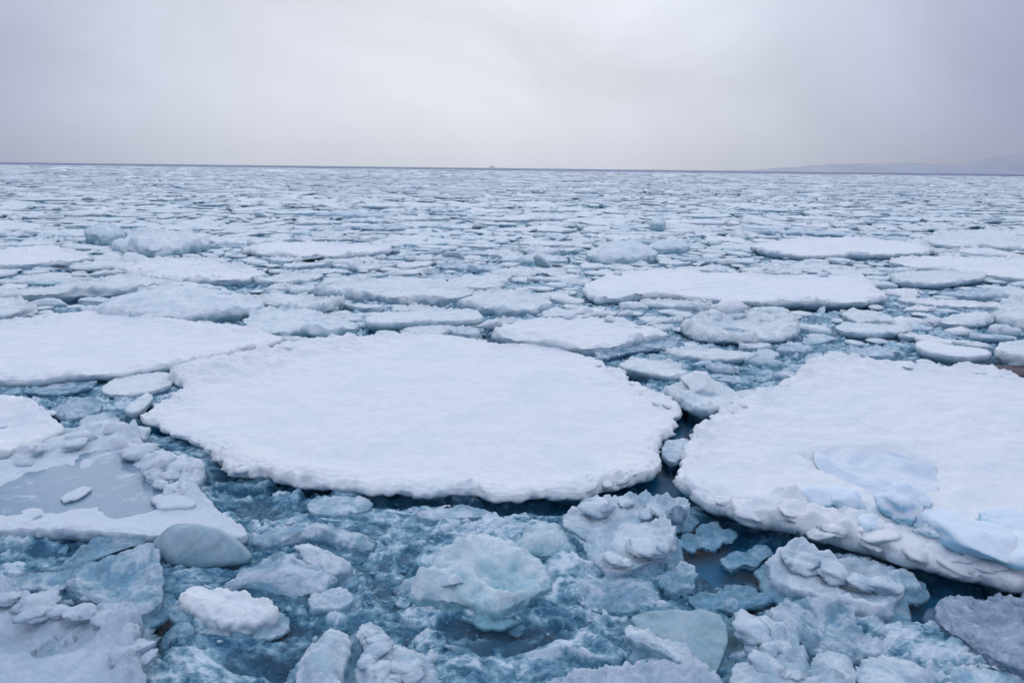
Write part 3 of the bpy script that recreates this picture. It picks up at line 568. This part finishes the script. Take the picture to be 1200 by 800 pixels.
floe('flat elongated pale plate beyond the straight-edged floe', [(885, 287), (930, 280), (980, 278), (1030, 281), (1080, 287), (1092, 294), (1060, 297), (1000, 298), (940, 299), (900, 295)], 0.5, M_SNOW, rim=0.1, rimw=1, lump=0.217, rough=0.06, lip=0.2, jag=0.3)
floe('slim upcurved white floe off the end of the straight-edged floe', [(1048, 323), (1070, 318), (1110, 319), (1148, 321), (1151, 325), (1120, 330), (1085, 332), (1055, 329)], 0.42, M_WHITE, rim=0.1, rimw=.7, lump=0.174, rough=0.06, lip=0.15, jag=0.15)
floe('short thick white floe before the end of the straight-edged floe', [(981, 381), (995, 377), (1025, 379), (1060, 381), (1068, 386), (1050, 389), (1010, 390), (985, 387)], 0.34, M_WHITE, lump=0.174, rough=0.05, lip=0.12, jag=0.1)
floe('smooth white sausage-shaped floe behind the broad floe', [(1073, 403), (1085, 399), (1120, 405), (1150, 408), (1162, 413), (1145, 417), (1110, 415), (1085, 410)], 0.36, M_SNOW, lump=0.072, rough=0.03, lip=0.1, jag=0.06)
floe('white floe cut by the frame edge beside the sausage-shaped floe', [(1166, 405), (1180, 400), (1230, 398), (1240, 418), (1200, 420), (1175, 414)], 0.34, M_WHITE, rim=0.08, lump=0.174, rough=0.05, jag=0.1)
floe('heaped white ice at the frame edge above the sausage-shaped floe', [(1168, 362), (1185, 352), (1230, 346), (1240, 375), (1200, 380), (1172, 374)], 0.4, M_WHITE, rim=0.12, lump=0.290, rough=0.1, jag=0.2, lumpf=1.5)
floe('low ragged white band between the short thick floe and the heaped ice', [(1102, 377), (1115, 369), (1145, 366), (1166, 368), (1160, 376), (1130, 380)], 0.28, M_WHITE, lump=0.232, rough=0.1, jag=0.15)
floe('white floe reaching the frame edge beyond the slim upcurved floe', [(1045, 304), (1090, 300), (1150, 302), (1240, 307), (1240, 326), (1180, 324), (1120, 317), (1060, 311)], 0.4, M_SNOW, rim=0.1, rimw=1, lump=0.203, rough=0.06, jag=0.3)
floe('pale far floe on the frame edge beside the elongated plate', [(1080, 282), (1110, 273), (1160, 271), (1240, 274), (1240, 292), (1180, 290), (1120, 288)], 0.45, M_WHITE, rim=0.1, rimw=1, lump=0.217, rough=0.08, jag=0.4)
floe('narrow straight bar floe with teal flank behind the big round floe', [(428, 375), (436, 368), (460, 366), (500, 364), (545, 363), (563, 367), (560, 373), (520, 375), (470, 378), (440, 378)], 0.42, M_FOOT, rim=0.06, rimw=0.5, lump=0.116, rough=0.05, lip=0.1, jag=0.1)
floe('broken white slab just in front of the high domed ridge', [(305, 354), (320, 346), (345, 345), (375, 350), (396, 350), (400, 355), (370, 361), (335, 360)], 0.36, M_WHITE, rim=0.1, rimw=0.5, lump=0.203, rough=0.08, jag=0.15)
floe('bluish rubble floe wedged behind the far edge of the long flat floe', [(285, 378), (305, 364), (350, 361), (380, 371), (418, 380), (405, 388), (350, 388), (315, 390)], 0.3, M_FOOT, rim=0.08, lump=0.261, rough=0.1, jag=0.15, lumpf=1.8)
floe('large pale oval floe in the distance with bright snow top', [(285, 291), (310, 285), (350, 284), (400, 286), (450, 288), (455, 293), (420, 298), (370, 300), (330, 299), (300, 296)], 0.4, M_SNOW, rim=0.1, rimw=1, lump=0.174, rough=0.05, lip=0.15, jag=0.3)
floe('wave-shaped dark teal ice block standing up in the distance', [(103, 282), (112, 276), (128, 274), (140, 277), (144, 283), (125, 285)], 0.9, M_TEAL, name='ice_block', cat='ice block', lump=0.435, rough=0.2, dome=0.5, jag=0.2, lumpf=1.0, zref=0.3)
floe('upheaved pale ridge next to the wave-shaped teal block', [(138, 287), (160, 279), (200, 274), (230, 278), (252, 283), (225, 289), (190, 293), (160, 291)], 0.6, M_FOOT, rim=0.2, rimw=1.2, lump=0.507, rough=0.2, dome=0.5, jag=0.4, lumpf=0.8)
floe('rounded white hummock with teal foot beyond the straight-edged floe', [(690, 302), (705, 295), (735, 292), (760, 296), (768, 301), (745, 306), (715, 307)], 0.55, M_FOOT, lump=0.435, rough=0.2, dome=0.7, jag=0.3, lumpf=0.9, zref=0.3)
floe('low teal-edged wedge of ice behind the rounded white hummock', [(757, 289), (775, 283), (795, 283), (807, 287), (800, 290), (775, 291)], 0.55, M_TEAL, lump=0.290, rough=0.15, dome=0.3, jag=0.2, lumpf=1.0)
floe('dark teal lump of ice in the far distance beyond the hummock', [(762, 269), (766, 265), (773, 264), (779, 268), (775, 271)], 0.9, M_TEAL, name='ice_block', cat='ice block', lump=0.435, rough=0.2, dome=0.6, jag=0.2, lumpf=.9, zref=0.2)
floe('flat white floe on the frame edge before the wave-shaped block', [(-40, 301), (0, 294), (50, 288), (85, 293), (102, 302), (60, 308), (0, 311), (-40, 313)], 0.4, M_SNOW, rim=0.08, rimw=1, lump=0.203, rough=0.06, jag=0.3)
floe('long curving white ice tongue above the dark gap by the domed ridge', [(0, 341), (50, 336), (100, 331), (150, 322), (195, 325), (212, 332), (170, 338), (100, 342), (40, 345), (-30, 346)], 0.36, M_WHITE, rim=0.1, rimw=.7, lump=0.203, rough=0.08, jag=0.2, centre=(110, 335))
floe('small white floe at the frame edge beside the dark gap', [(-20, 354), (12, 349), (33, 356), (38, 362), (10, 368), (-20, 370)], 0.36, M_WHITE, rim=0.1, lump=0.203, rough=0.06, jag=0.12)
floe('wide white floe behind the narrow bar floe with a raised dark tip', [(370, 339), (420, 330), (470, 325), (510, 327), (545, 338), (550, 345), (500, 352), (440, 346), (400, 345)], 0.36, M_WHITE, rim=0.1, rimw=0.8, lump=0.203, rough=0.08, jag=0.25)
floe('pale snow floe beyond the domed ridge with uneven crown', [(150, 319), (162, 310), (200, 304), (260, 308), (308, 318), (290, 326), (240, 328), (190, 326)], 0.4, M_SNOW, rim=0.1, rimw=1, lump=0.232, rough=0.08, jag=0.3)
floe('rubbly white floe left of the straight-edged floe', [(540, 351), (570, 343), (600, 341), (640, 347), (646, 358), (600, 363), (560, 360)], 0.36, M_WHITE, rim=0.1, rimw=0.6, lump=0.261, rough=0.1, jag=0.2, lumpf=1.6)
floe('smooth white ice plate floating in the crack below the long flat floe', [(120, 456), (128, 446), (155, 439), (190, 436), (202, 443), (198, 452), (170, 459), (140, 462)], 0.22, M_WHITE, lump=0.087, rough=0.03, lip=0.06, jag=0.05)
floe('pale crumbled lump in the slush below the smooth ice plate', [(62, 482), (75, 472), (100, 466), (118, 472), (112, 483), (85, 490)], 0.2, M_WET, lump=0.203, rough=0.08, jag=0.06)
floe('thin pointed white sliver beside the big round floe\'s notch', [(148, 479), (158, 468), (174, 461), (178, 466), (170, 476), (155, 483)], 0.24, M_WHITE, lump=0.116, rough=0.05, jag=0.03)
floe('layered grey ice plates heaped above the pool floe\'s rim', [(92, 496), (104, 488), (125, 484), (140, 489), (135, 497), (110, 500)], 0.2, M_WET, lump=0.145, rough=0.06, jag=0.04)
floe('low bluish plates lying along the long flat floe\'s shadowed edge', [(30, 457), (55, 447), (90, 443), (112, 446), (100, 455), (60, 462)], 0.14, M_WET, lump=0.145, rough=0.06, jag=0.06)
floe('small white cake floating against the big round floe\'s near edge', [(362, 590), (380, 581), (425, 583), (433, 595), (400, 602), (370, 600)], 0.18, M_LUMP, lump=0.145, rough=0.05, jag=0.04)
floe('knobbly white strip of ice in front of the big round floe', [(490, 601), (530, 594), (545, 590), (572, 597), (575, 603), (540, 607), (500, 607)], 0.2, M_LUMP, lump=0.174, rough=0.06, jag=0.04)
floe('white lump floating in the dark channel between the two largest floes', [(776, 529), (782, 517), (800, 513), (812, 520), (802, 534), (786, 540)], 0.2, M_LUMP, lump=0.203, rough=0.06, jag=0.05)
floe('thin clear ice sheet floating in the dark water below the channel', [(796, 634), (803, 624), (812, 626), (820, 616), (838, 613), (848, 620), (862, 624), (856, 634), (846, 636), (838, 645), (822, 642), (810, 648)], 0.03, M_WET, lump=0.12, rough=0.05, jag=0.04)
floe('half-sunk glassy flake in open water beside the ribbed hummock', [(846, 658), (855, 648), (872, 646), (884, 638), (900, 640), (906, 650), (896, 655), (886, 664), (870, 661), (858, 667)], 0.09, M_WET, lump=0.102, rough=0.04, jag=0.04)
floe('broad grey sheet of half-sunk ice between the snowy cake and ribbed hummock', [(808, 703), (824, 692), (838, 695), (852, 686), (878, 688), (886, 696), (902, 700), (890, 708), (872, 709), (862, 717), (840, 712), (826, 717)], 0.05, M_WET, lump=0.087, rough=0.04, jag=0.05)
floe('low reddish-brown stained ice strip behind the broad floe at the frame edge', [(1140, 430), (1165, 427), (1200, 428), (1240, 432), (1240, 449), (1205, 442), (1180, 436), (1155, 432)], 0.16, M_ALGAE, lump=0.12, rough=0.06, jag=0.06)
N_TRACED = len(TRACED)
# ------------------------------------------------------------------ slush between the floes
def to_px(x, y, z=0.0):
    d = np.stack([x, y, np.full_like(x, z - CAM_H)], 1) @ _R
    return 600 + FPX * d[:, 0] / -d[:, 2], 400 - FPX * d[:, 1] / -d[:, 2]
LEADS = [(640, 597, 90, 9, 1.0), (700, 590, 70, 14, 1.0), (765, 575, 50, 22, 1.0), (792, 505, 18, 16, 1.0), (785, 555, 24, 30, 1.0), (845, 640, 60, 34, .95), (870, 690, 60, 25, .7), (1085, 705, 55, 28, 1.1), (1050, 680, 40, 10, 1.0), (480, 590, 90, 5, .8), (960, 640, 60, 9, 1.0), (1160, 695, 70, 10, 1.0),
         (180, 740, 20, 30, .9), (185, 500, 22, 10, .9), (170, 485, 12, 8, .7), (165, 432, 50, 5, .8), (320, 780, 50, 18, .8), (410, 790, 14, 40, .9), (560, 735, 60, 8, .6), (600, 750, 60, 16, .5),
         (810, 490, 22, 8, .9), (820, 640, 40, 18, .5), (900, 640, 60, 8, .8), (100, 325, 60, 6, .7), (30, 375, 30, 8, .9), (60, 356, 60, 5, .6), (250, 560, 30, 6, .6), (340, 575, 60, 5, .7), (300, 600, 40, 12, .4), (1120, 425, 60, 6, .8), (960, 362, 60, 4, .8), (560, 395, 30, 5, .6), (330, 740, 60, 10, .4), (150, 690, 16, 10, .5), (720, 440, 40, 12, .5)]
def slush_height(x, y):
    wx = x + 0.8 * pn(p3(x * 0.45, y * 0.45, 3.3)); wy = y + 0.8 * pn(p3(x * 0.45, y * 0.45, 8.1))
    wx = wx + 0.12 * pn(p3(x * 2.1, y * 2.1, 1.3)); wy = wy + 0.12 * pn(p3(x * 2.1, y * 2.1, 5.1))
    H = np.full_like(x, -0.06)
    for s, sd_, amp in ((1.7, 1, 0.16), (0.85, 2, 0.15), (0.42, 3, 0.10)):
        f1, f2, cx, cy, (r0, r1_, r2_) = worley(wx, wy, s, sd_)
        e = np.clip((f2 - f1) / 0.22, 0, 1); e = e * e * (3 - 2 * e)
        tl = ((wx - cx) * np.cos(r1_ * 6.28) + (wy - cy) * np.sin(r1_ * 6.28)) / s
        plate = -0.16 + amp * (r0 ** 0.7 * 1.9) * e + amp * 1.3 * tl * r2_ * e
        H = np.maximum(H, np.where(r2_ > 0.25, plate, -0.3))
    an = 0.5 + 1.1 * pn(p3(x * 0.16, y * 0.16, 9.9)); ca, sa = np.cos(an), np.sin(an)          # drift streaks, slowly turning
    uu, vv = (ca * wx + sa * wy) * 0.75, (-sa * wx + ca * wy) * 2.4
    H = H + 0.13 * ((1 - np.abs(pn(p3(uu, vv, 1.7)))) ** 3 - 0.35) + 0.06 * ((1 - np.abs(pn(p3(uu * 2.2, vv * 2.2, 4.7)))) ** 3 - 0.35)
    b = billow(p3(wx * 1.5, wy * 1.5, 2.2), 4, 0.55)
    H = H + 0.03 + 0.18 * (b - 0.42) + 0.06 * (billow(p3(wx * 3.2, wy * 3.2, 6.6), 2) - 0.4) + 0.07 * fbm(p3(x * 0.35, y * 0.35, 7.7), 2) + 0.05 * (billow(p3(wx * 6, wy * 6, 4.4), 2) - 0.4)
    H = 0.015 + 0.55 * H
    px_, py_ = to_px(x, y)
    for (lx, ly, rx, ry, a) in LEADS:
        H = H - 0.34 * a * np.exp(-(((px_ - lx) / rx) ** 2 + ((py_ - ly) / ry) ** 2) ** 1.5)
    return H
rows = [5.6]
while rows[-1] < 70: rows.append(rows[-1] + max(0.03, rows[-1] ** 2 / 4100 * 1.15))
rows = np.array(rows); cols = np.tan(np.linspace(math.radians(-44), math.radians(44), 760))
GY, GX = np.meshgrid(rows, cols, indexing='ij'); GX = GX * GY
gx, gy = GX.ravel(), GY.ravel()
gz = slush_height(gx, gy)
hid = np.zeros(gx.shape, bool)
for C in FLOES:
    c = C.mean(0); Cs = c + (C - c) * 0.93
    bb = (gx > Cs[:, 0].min()) & (gx < Cs[:, 0].max()) & (gy > Cs[:, 1].min()) & (gy < Cs[:, 1].max())
    k = np.where(bb)[0]
    if len(k): hid[k] |= inside(gx[k], gy[k], Cs)
nr, nc = GX.shape
i = (np.arange(nr - 1)[:, None] * nc + np.arange(nc - 1)[None]).ravel(); Qs = np.stack([i, i + 1, i + nc + 1, i + nc], 1)
keep = ~(hid[Qs].all(1)) & (gz[Qs].max(1) > -0.25)
Qs = Qs[keep]
used = np.zeros(len(gx), bool); used[Qs] = True; remap = np.cumsum(used) - 1
link('slush_ice', mesh('slush_ice', np.stack([gx, gy, gz], 1)[used], remap[Qs]), M_SLUSH, kind='stuff', label='wet grey-blue slush of crushed ice between the floes', category='slush')

# ------------------------------------------------------------------ smaller floes, placed one by one where the photograph shows them largest
def floe_free(x, y, r):
    a = np.linspace(0, 6.283, 8, endpoint=False)
    X = np.concatenate([[x], x + r * np.cos(a)]); Y = np.concatenate([[y], y + r * np.sin(a)])
    for C, (bx0, bx1, by0, by1) in zip(FLOES, BB):
        if x + r < bx0 or x - r > bx1 or y + r < by0 or y - r > by1: continue
        if inside(X, Y, C).any(): return False
    return True
BB = [(C[:, 0].min(), C[:, 0].max(), C[:, 1].min(), C[:, 1].max()) for C in FLOES]
acc = np.zeros((0, 3))
for r0, n_try, y0, y1, gap in ((4.2, 260, 60, 160, .85), (2.8, 700, 38, 160, .8), (1.9, 1500, 30, 160, .75), (1.2, 3000, 22, 130, .75), (0.75, 3800, 19, 100, .75), (0.45, 3400, 17, 70, .7)):
    yy = np.sqrt(rng.uniform(y0 ** 2, y1 ** 2, n_try)); xx = rng.uniform(-0.82, 0.82, n_try) * yy; rr = r0 * rng.uniform(0.75, 1.35, n_try)
    for x, y_, r in zip(xx, yy, rr):
        if len(acc) and (np.hypot(acc[:, 0] - x, acc[:, 1] - y_) < (acc[:, 2] + r) * gap).any(): continue
        if not floe_free(x, y_, r * 0.7): continue
        acc = np.vstack([acc, [x, y_, r]])
app = acc[:, 2] ** 2 / acc[:, 1] ** 3                            # how large each one shows
apx, apy = to_px(acc[:, 0], acc[:, 1]); vis = (apx > -5) & (apx < 1205) & (apy < 805)
order = np.argsort(-app * vis)
N_IND = 200
LAND = [(480, 480, 'the big round floe'), (1000, 520, 'the broad floe with blue blocks'), (130, 410, 'the long flat floe'), (100, 570, 'the floe with the frozen pool'), (860, 335, 'the straight-edged floe'),
        (870, 383, 'the ring-shaped floe'), (985, 288, 'the flat elongated plate'), (205, 352, 'the high domed ridge'), (180, 282, 'the wave-shaped teal block'), (370, 292, 'the pale oval floe'),
        (728, 300, 'the rounded hummock'), (495, 371, 'the narrow bar floe'), (1110, 325, 'the slim upcurved floe'), (1117, 408, 'the sausage-shaped floe'), (680, 388, 'the hummocky floe'), (560, 680, 'the glassy teal-white piece'),
        (730, 630, 'the thick snowy cake'), (980, 680, 'the ribbed hummock'), (265, 712, 'the lens-shaped slab'), (60, 300, 'the flat floe on the frame edge')]
slots = {}
for k in order[:N_IND]:
    x, y_, r = acc[k]; px_, py_ = apx[k], apy[k]
    lx, ly, ln = min(LAND, key=lambda q: ((q[0] - px_) / 1.0) ** 2 + ((q[1] - py_) * 3.0) ** 2)
    dx, dy = px_ - lx, (py_ - ly) * 3
    rel = ('right of' if dx > 0 else 'left of') if abs(dx) > abs(dy) else ('nearer than' if dy > 0 else 'beyond')
    slots.setdefault((ln, rel), []).append(k)
RANK = ['largest', 'second largest', 'third largest', 'fourth largest', 'fifth largest', 'sixth largest', 'seventh largest', 'eighth largest', 'ninth largest', 'tenth largest', 'eleventh largest', 'twelfth largest', 'thirteenth largest', 'fourteenth largest', 'fifteenth largest', 'sixteenth largest', 'seventeenth largest', 'eighteenth largest']
for (ln, rel), ks in slots.items():
    for q, k in enumerate(ks):
        x, y_, r = acc[k]; rd = np.random.default_rng(5000 + int(k))
        nv = rd.integers(7, 12); a = np.sort(rd.uniform(0, 6.283, nv) * 0.35 + np.linspace(0, 6.283, nv, endpoint=False) * 1.0); ra = r * rd.uniform(0.6, 1.15, nv)
        el = rd.uniform(0.4, 0.95); th = rd.uniform(-0.5, 0.5)
        C = np.stack([ra * np.cos(a) * 1.15, ra * np.sin(a) * el], 1); C = C @ np.array([[math.cos(th), math.sin(th)], [-math.sin(th), math.cos(th)]]) + np.array([x, y_])
        h = float(rd.uniform(0.08, 0.24) + 0.03 * min(r, 3))
        mat = [M_LUMP, M_LUMP, M_WET, M_WET, M_LUMP, M_TEAL][rd.integers(0, 6)] if y_ < 22 else [M_WHITE, M_WHITE, M_SNOW, M_LUMP, M_WHITE, M_FOOT][rd.integers(0, 6)]
        Vt, Qd, Tr = floe_mesh(C, h, seed=int(k) % 97, rim=rd.uniform(0.02, 0.12), rimw=0.25 * r + 0.1, lump=rd.uniform(0.14, 0.30), rough=0.09, dome=rd.uniform(0, 0.2) * (1 if rd.random() < .6 else 0), lip=0.06 if rd.random() < .4 else 0.01, skirt=0.0 if rd.random() < .4 else 0.15 * r, jag=0.11 * r, lumpf=3.2 / max(1, r * 0.6), tilt=(rd.uniform(-.04, .04) / r, rd.uniform(-.04, .08) / r), res=0.9)
        c = Vt[-2].copy(); c[2] = 0
        kind = {M_SNOW: 'flat snowy', M_WET: 'grey wet', M_LUMP: 'lumpy pale', M_WHITE: 'crusty white', M_TEAL: 'bluish', M_FOOT: 'teal-footed'}[mat]
        lab = f'{kind} ice cake, {RANK[q]} {rel} {ln}' if q < len(RANK) else f'small ice cake among the lesser ones {rel} {ln}'
        o = link('ice_cake', mesh('ice_cake', Vt - c, Qd, Tr), mat, label=lab, category='ice cake', group='loose ice cakes among the big floes' if q < len(RANK) else f'lesser ice cakes {rel} {ln}')
        o.location = c

# ------------------------------------------------------------------ the rest of the broken ice: far too many pieces to count
def scatter(name, items, lods, mat, label):
    """items: (x, y, z, s, kind index, rx, ry, rz, flat); lods: list of (verts, tris) variants; all in one mesh"""
    VV, TT = [], []; off = 0
    for (x, y_, z, s, vi, M, fl) in items:
        V0, T0 = lods[vi]
        V1 = (V0 * np.array([1, 1, fl])) @ M.T * s; V1 = V1 + np.array([x, y_, z])
        VV.append(V1); TT.append(T0 + off); off += len(V0)
    return link(name, mesh(name, np.vstack(VV), None, np.vstack(TT)), mat, kind='stuff', label=label, category='brash ice')
kinds = ['plate', 'plate', 'block', 'lump', 'plate', 'plate']
near_l = [chunk(kinds[k % 6], 200 + k, 2 if k < 12 else 3) for k in range(18)]
crumb_l = [chunk(['block', 'lump', 'plate'][k % 3], 260 + k, 1) for k in range(12)]
mid_l = [chunk(kinds[k % 6], 300 + k, 2 if k % 3 else 1) for k in range(12)]
big = [(C.mean(0), C) for C in FLOES]
def items_near(n_, y0, y1, s0, s1, lodn, zoff):
    out = []
    yy = (rng.uniform(y0 ** 0.5, y1 ** 0.5, n_)) ** 2; xx = rng.uniform(-0.80, 0.80, n_) * yy
    bad = np.zeros(n_, bool)
    for C in FLOES: bad |= inside(xx, yy, C.mean(0) + (C - C.mean(0)) * 0.97)
    px_, py_ = to_px(xx, yy)
    for (lx, ly, rx, ry, a) in LEADS:
        bad |= (((px_ - lx) / rx) ** 2 + ((py_ - ly) / ry) ** 2 < 1.2 * a) & (rng.random(n_) < 0.93)
    cl = fbm(p3(xx * 0.4, yy * 0.4, 5.5), 2)
    bad |= cl < -0.25
    hh = slush_height(xx, yy)
    for x, y_, b, c_, sh in zip(xx, yy, bad, cl, hh):
        if b: continue
        s = s0 * (s1 / s0) ** (rng.random() ** 2.2)
        vi = int(rng.integers(0, lodn)); tl = 0.5 if kinds[vi % 6] == 'plate' else 0.35
        M = rot(rng.normal() * tl * 0.6, rng.normal() * tl * 0.6, rng.uniform(0, 6.3))
        out.append((x, y_, zoff + max(sh * 0.7, -0.04) + s * rng.uniform(-0.15, 0.18), s, vi, M, rng.uniform(0.4, 0.85)))
    return out
scatter('brash_ice', items_near(1500, 7.5, 45, 0.05, 0.30, 18, -0.045), near_l, M_WET, 'small broken pieces of grey wet ice strewn through the slush')
scatter('snowy_brash_ice', items_near(350, 7.5, 60, 0.05, 0.24, 18, -0.01) + items_near(500, 22, 60, 0.08, 0.4, 18, 0.05), near_l, M_LUMP, 'small snow-dusted ice fragments strewn through the slush')
scatter('ice_crumbs', items_near(3600, 7.5, 26, 0.025, 0.10, 12, 0.01), crumb_l, M_LUMP, 'crumbs of white ice floating on the slush')
rest = []
for k in order[N_IND:]:
    x, y_, r = acc[k]
    M = rot(rng.normal() * 0.03, rng.normal() * 0.03, rng.uniform(0, 6.3))
    rest.append((x, y_, 0.06 + rng.uniform(0, 0.1), r * 1.1, int(rng.integers(0, 6)), M, 1.0))
flat_l = []
for k in range(6):
    V0, T0 = chunk('plate', 400 + k, 2); V0 = V0.copy(); V0[:, 2] *= 1.0; flat_l.append((V0, T0))
rest = [(a, b, c_, d, e, M, min(1.0, 0.9 / max(d, 0.4)) * float(rng.uniform(0.45, 0.95))) for (a, b, c_, d, e, M, f) in rest]
scatter('drifting_ice', rest, flat_l, M_WHITE, 'countless small floes drifting between the larger ones')
it = items_near(4200, 38, 165, 0.15, 1.2, 12, 0.05)
scatter('mid_brash_ice', it, mid_l, M_WHITE, 'broken ice fragments filling the gaps in the middle distance')

hum = []
hl = [chunk(['block', 'lump'][k % 2], 700 + k, 1) for k in range(10)]
yy = np.sqrt(rng.uniform(30 ** 2, 240 ** 2, 1500)); xx = rng.uniform(-0.8, 0.8, 1500) * yy; cl = fbm(p3(xx * 0.05, yy * 0.05, 3.5), 3)
for x, y_, q in zip(xx, yy, cl):
    if q < -0.05 or any(inside(np.array([x]), np.array([y_]), FLOES[k])[0] for k in range(3)): continue
    s = rng.uniform(0.18, 0.5) * (1 + y_ / 160); hum.append((x, y_, 0.16 + 0.2 * s, s, int(rng.integers(0, 10)), rot(rng.normal() * .4, rng.normal() * .4, rng.uniform(0, 6.3)), rng.uniform(0.6, 1.1)))
scatter('hummock_ice', hum, hl, M_WHITE, 'upturned white ice fragments lying on the middle-distance floes')
# far pack ice out to its edge
far_l = []
for k in range(14):
    V0, T0 = chunk(['plate', 'plate', 'plate', 'lump'][k % 4], 500 + k, 2 if k % 4 == 0 else 1); V0 = V0.copy()
    far_l.append((V0, T0))
fi = []
for (y0, y1, n_, s0, s1) in ((130, 300, 3000, 0.8, 5.0), (300, 700, 2800, 2.0, 10.0), (700, ICE_EDGE, 2600, 5, 22)):
    yy = np.sqrt(rng.uniform(y0 ** 2, y1 ** 2, n_)); xx = rng.uniform(-0.80, 0.80, n_) * yy
    for x, y_ in zip(xx, yy):
        s = s0 * (s1 / s0) ** (rng.random() ** 1.6); vi = int(rng.integers(0, 14)); lump_ = kinds and (vi % 4 == 3)
        if lump_: s = s * 0.35
        tk = rng.uniform(0.3, 0.75) * (1.6 if lump_ else 1.0)
        fi.append((x, y_, rng.uniform(0.0, 0.15), s, vi, rot(rng.normal() * 0.01, rng.normal() * 0.01, rng.uniform(0, 6.3)), min(1.0, tk / (0.2 * s if not lump_ else 0.6 * s))))
scatter('pack_ice', fi, far_l, M_FAR, 'distant pack ice stretching to the horizon')
# thin refrozen ice that holds the far pack together
fr = [70.0]
while fr[-1] < ICE_EDGE: fr.append(fr[-1] * 1.03)
fr = np.array(fr); fc = np.linspace(-0.84, 0.84, 420); FY, FX = np.meshgrid(fr, fc, indexing='ij'); FX = FX * FY
fx, fy = FX.ravel(), FY.ravel()
ff = fbm(p3(fx * 0.06, fy * 0.06, 1.0), 3) + 0.6 * fbm(p3(fx * 0.4, fy * 0.4, 2.0), 2)
fz = -0.06 + 0.22 * ff + 0.06 * np.clip(fy / 300, 0, 3)
nr, nc = FX.shape; i = (np.arange(nr - 1)[:, None] * nc + np.arange(nc - 1)[None]).ravel()
link('refrozen_ice', mesh('refrozen_ice', np.stack([fx, fy, fz], 1), np.stack([i, i + 1, i + nc + 1, i + nc], 1)), M_FAR, kind='stuff', label='thin refrozen ice between the distant floes', category='thin ice')

# ------------------------------------------------------------------ hazy coast and a ship on the horizon
def hills():
    xs = np.linspace(3500, 15000, 180); ys = np.linspace(10500, 15000, 40); HX, HY = np.meshgrid(xs, ys)
    f = fbm(p3(HX.ravel() / 1800, HY.ravel() / 1800, 0.4), 5, 0.5).reshape(HX.shape)
    env = np.clip((HX - 4200) / 4500, 0, 1) ** 0.8 * np.sin(np.clip((HY - 10500) / 4500, 0, 1) * math.pi)
    Z = env * (250 + 170 * f) - 2
    nr, nc = HX.shape; i = (np.arange(nr - 1)[:, None] * nc + np.arange(nc - 1)[None]).ravel()
    return mesh('hills', np.stack([HX.ravel(), HY.ravel(), Z.ravel()], 1), np.stack([i, i + 1, i + nc + 1, i + nc], 1))
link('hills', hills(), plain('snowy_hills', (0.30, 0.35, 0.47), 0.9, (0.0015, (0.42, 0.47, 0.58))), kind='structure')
M_SHIP = plain('ship_paint', (0.85, 0.86, 0.88), 0.7, (0.05, (0.80, 0.81, 0.84)))
s_ = gp(577, 197.6, 0); sx = 577; YS = 13500.0; XS = (577 - 600) / FPX * YS * 1.03
ship = bpy.data.objects.new('distant_ship', None); sc.collection.objects.link(ship); ship.location = (XS, YS, 0); ship.scale = (1.5, 1.5, 1.1)
ship['label'] = 'faint grey ship silhouette in the haze on the horizon'; ship['category'] = 'ship'
hv = [(-50, -8, 0), (44, -8, 0), (44, 8, 0), (-50, 8, 0), (-53, -9, 14), (56, -1, 16), (56, 1, 16), (-53, 9, 14)]
link('hull', mesh('hull', hv, [(3, 2, 1, 0), (4, 5, 6, 7), (0, 1, 5, 4), (1, 2, 6, 5), (2, 3, 7, 6), (3, 0, 4, 7)], smooth=False), M_SHIP, ship)
Vb, Qb = box(-45, 15, -7, 7, 14, 34); link('deckhouse', mesh('deckhouse', Vb, Qb, smooth=False), M_SHIP, ship)
Vb, Qb = box(-22, -12, -3, 3, 34, 42); link('funnel', mesh('funnel', Vb, Qb, smooth=False), M_SHIP, ship)

# ------------------------------------------------------------------ haze
Vh, Qh = box(-16000, 16000, -300, 15500, -3.2, 620)
mh, th_, oh = newmat('haze')
pv_ = N('ShaderNodeVolumePrincipled', th_); pv_.inputs['Color'].default_value = (0.98, 0.985, 1.0, 1); pv_.inputs['Density'].default_value = 4.5e-5
pv_.inputs['Anisotropy'].default_value = 0.75
L(pv_.outputs[0], oh.inputs['Volume'], th_)
if True:
    link('haze', mesh('haze', Vh, Qh, smooth=False), mh, kind='stuff', label='thin pale sea haze over the ice', category='haze')
for o in TRACED:
    if '_h' in o: del o['_h']
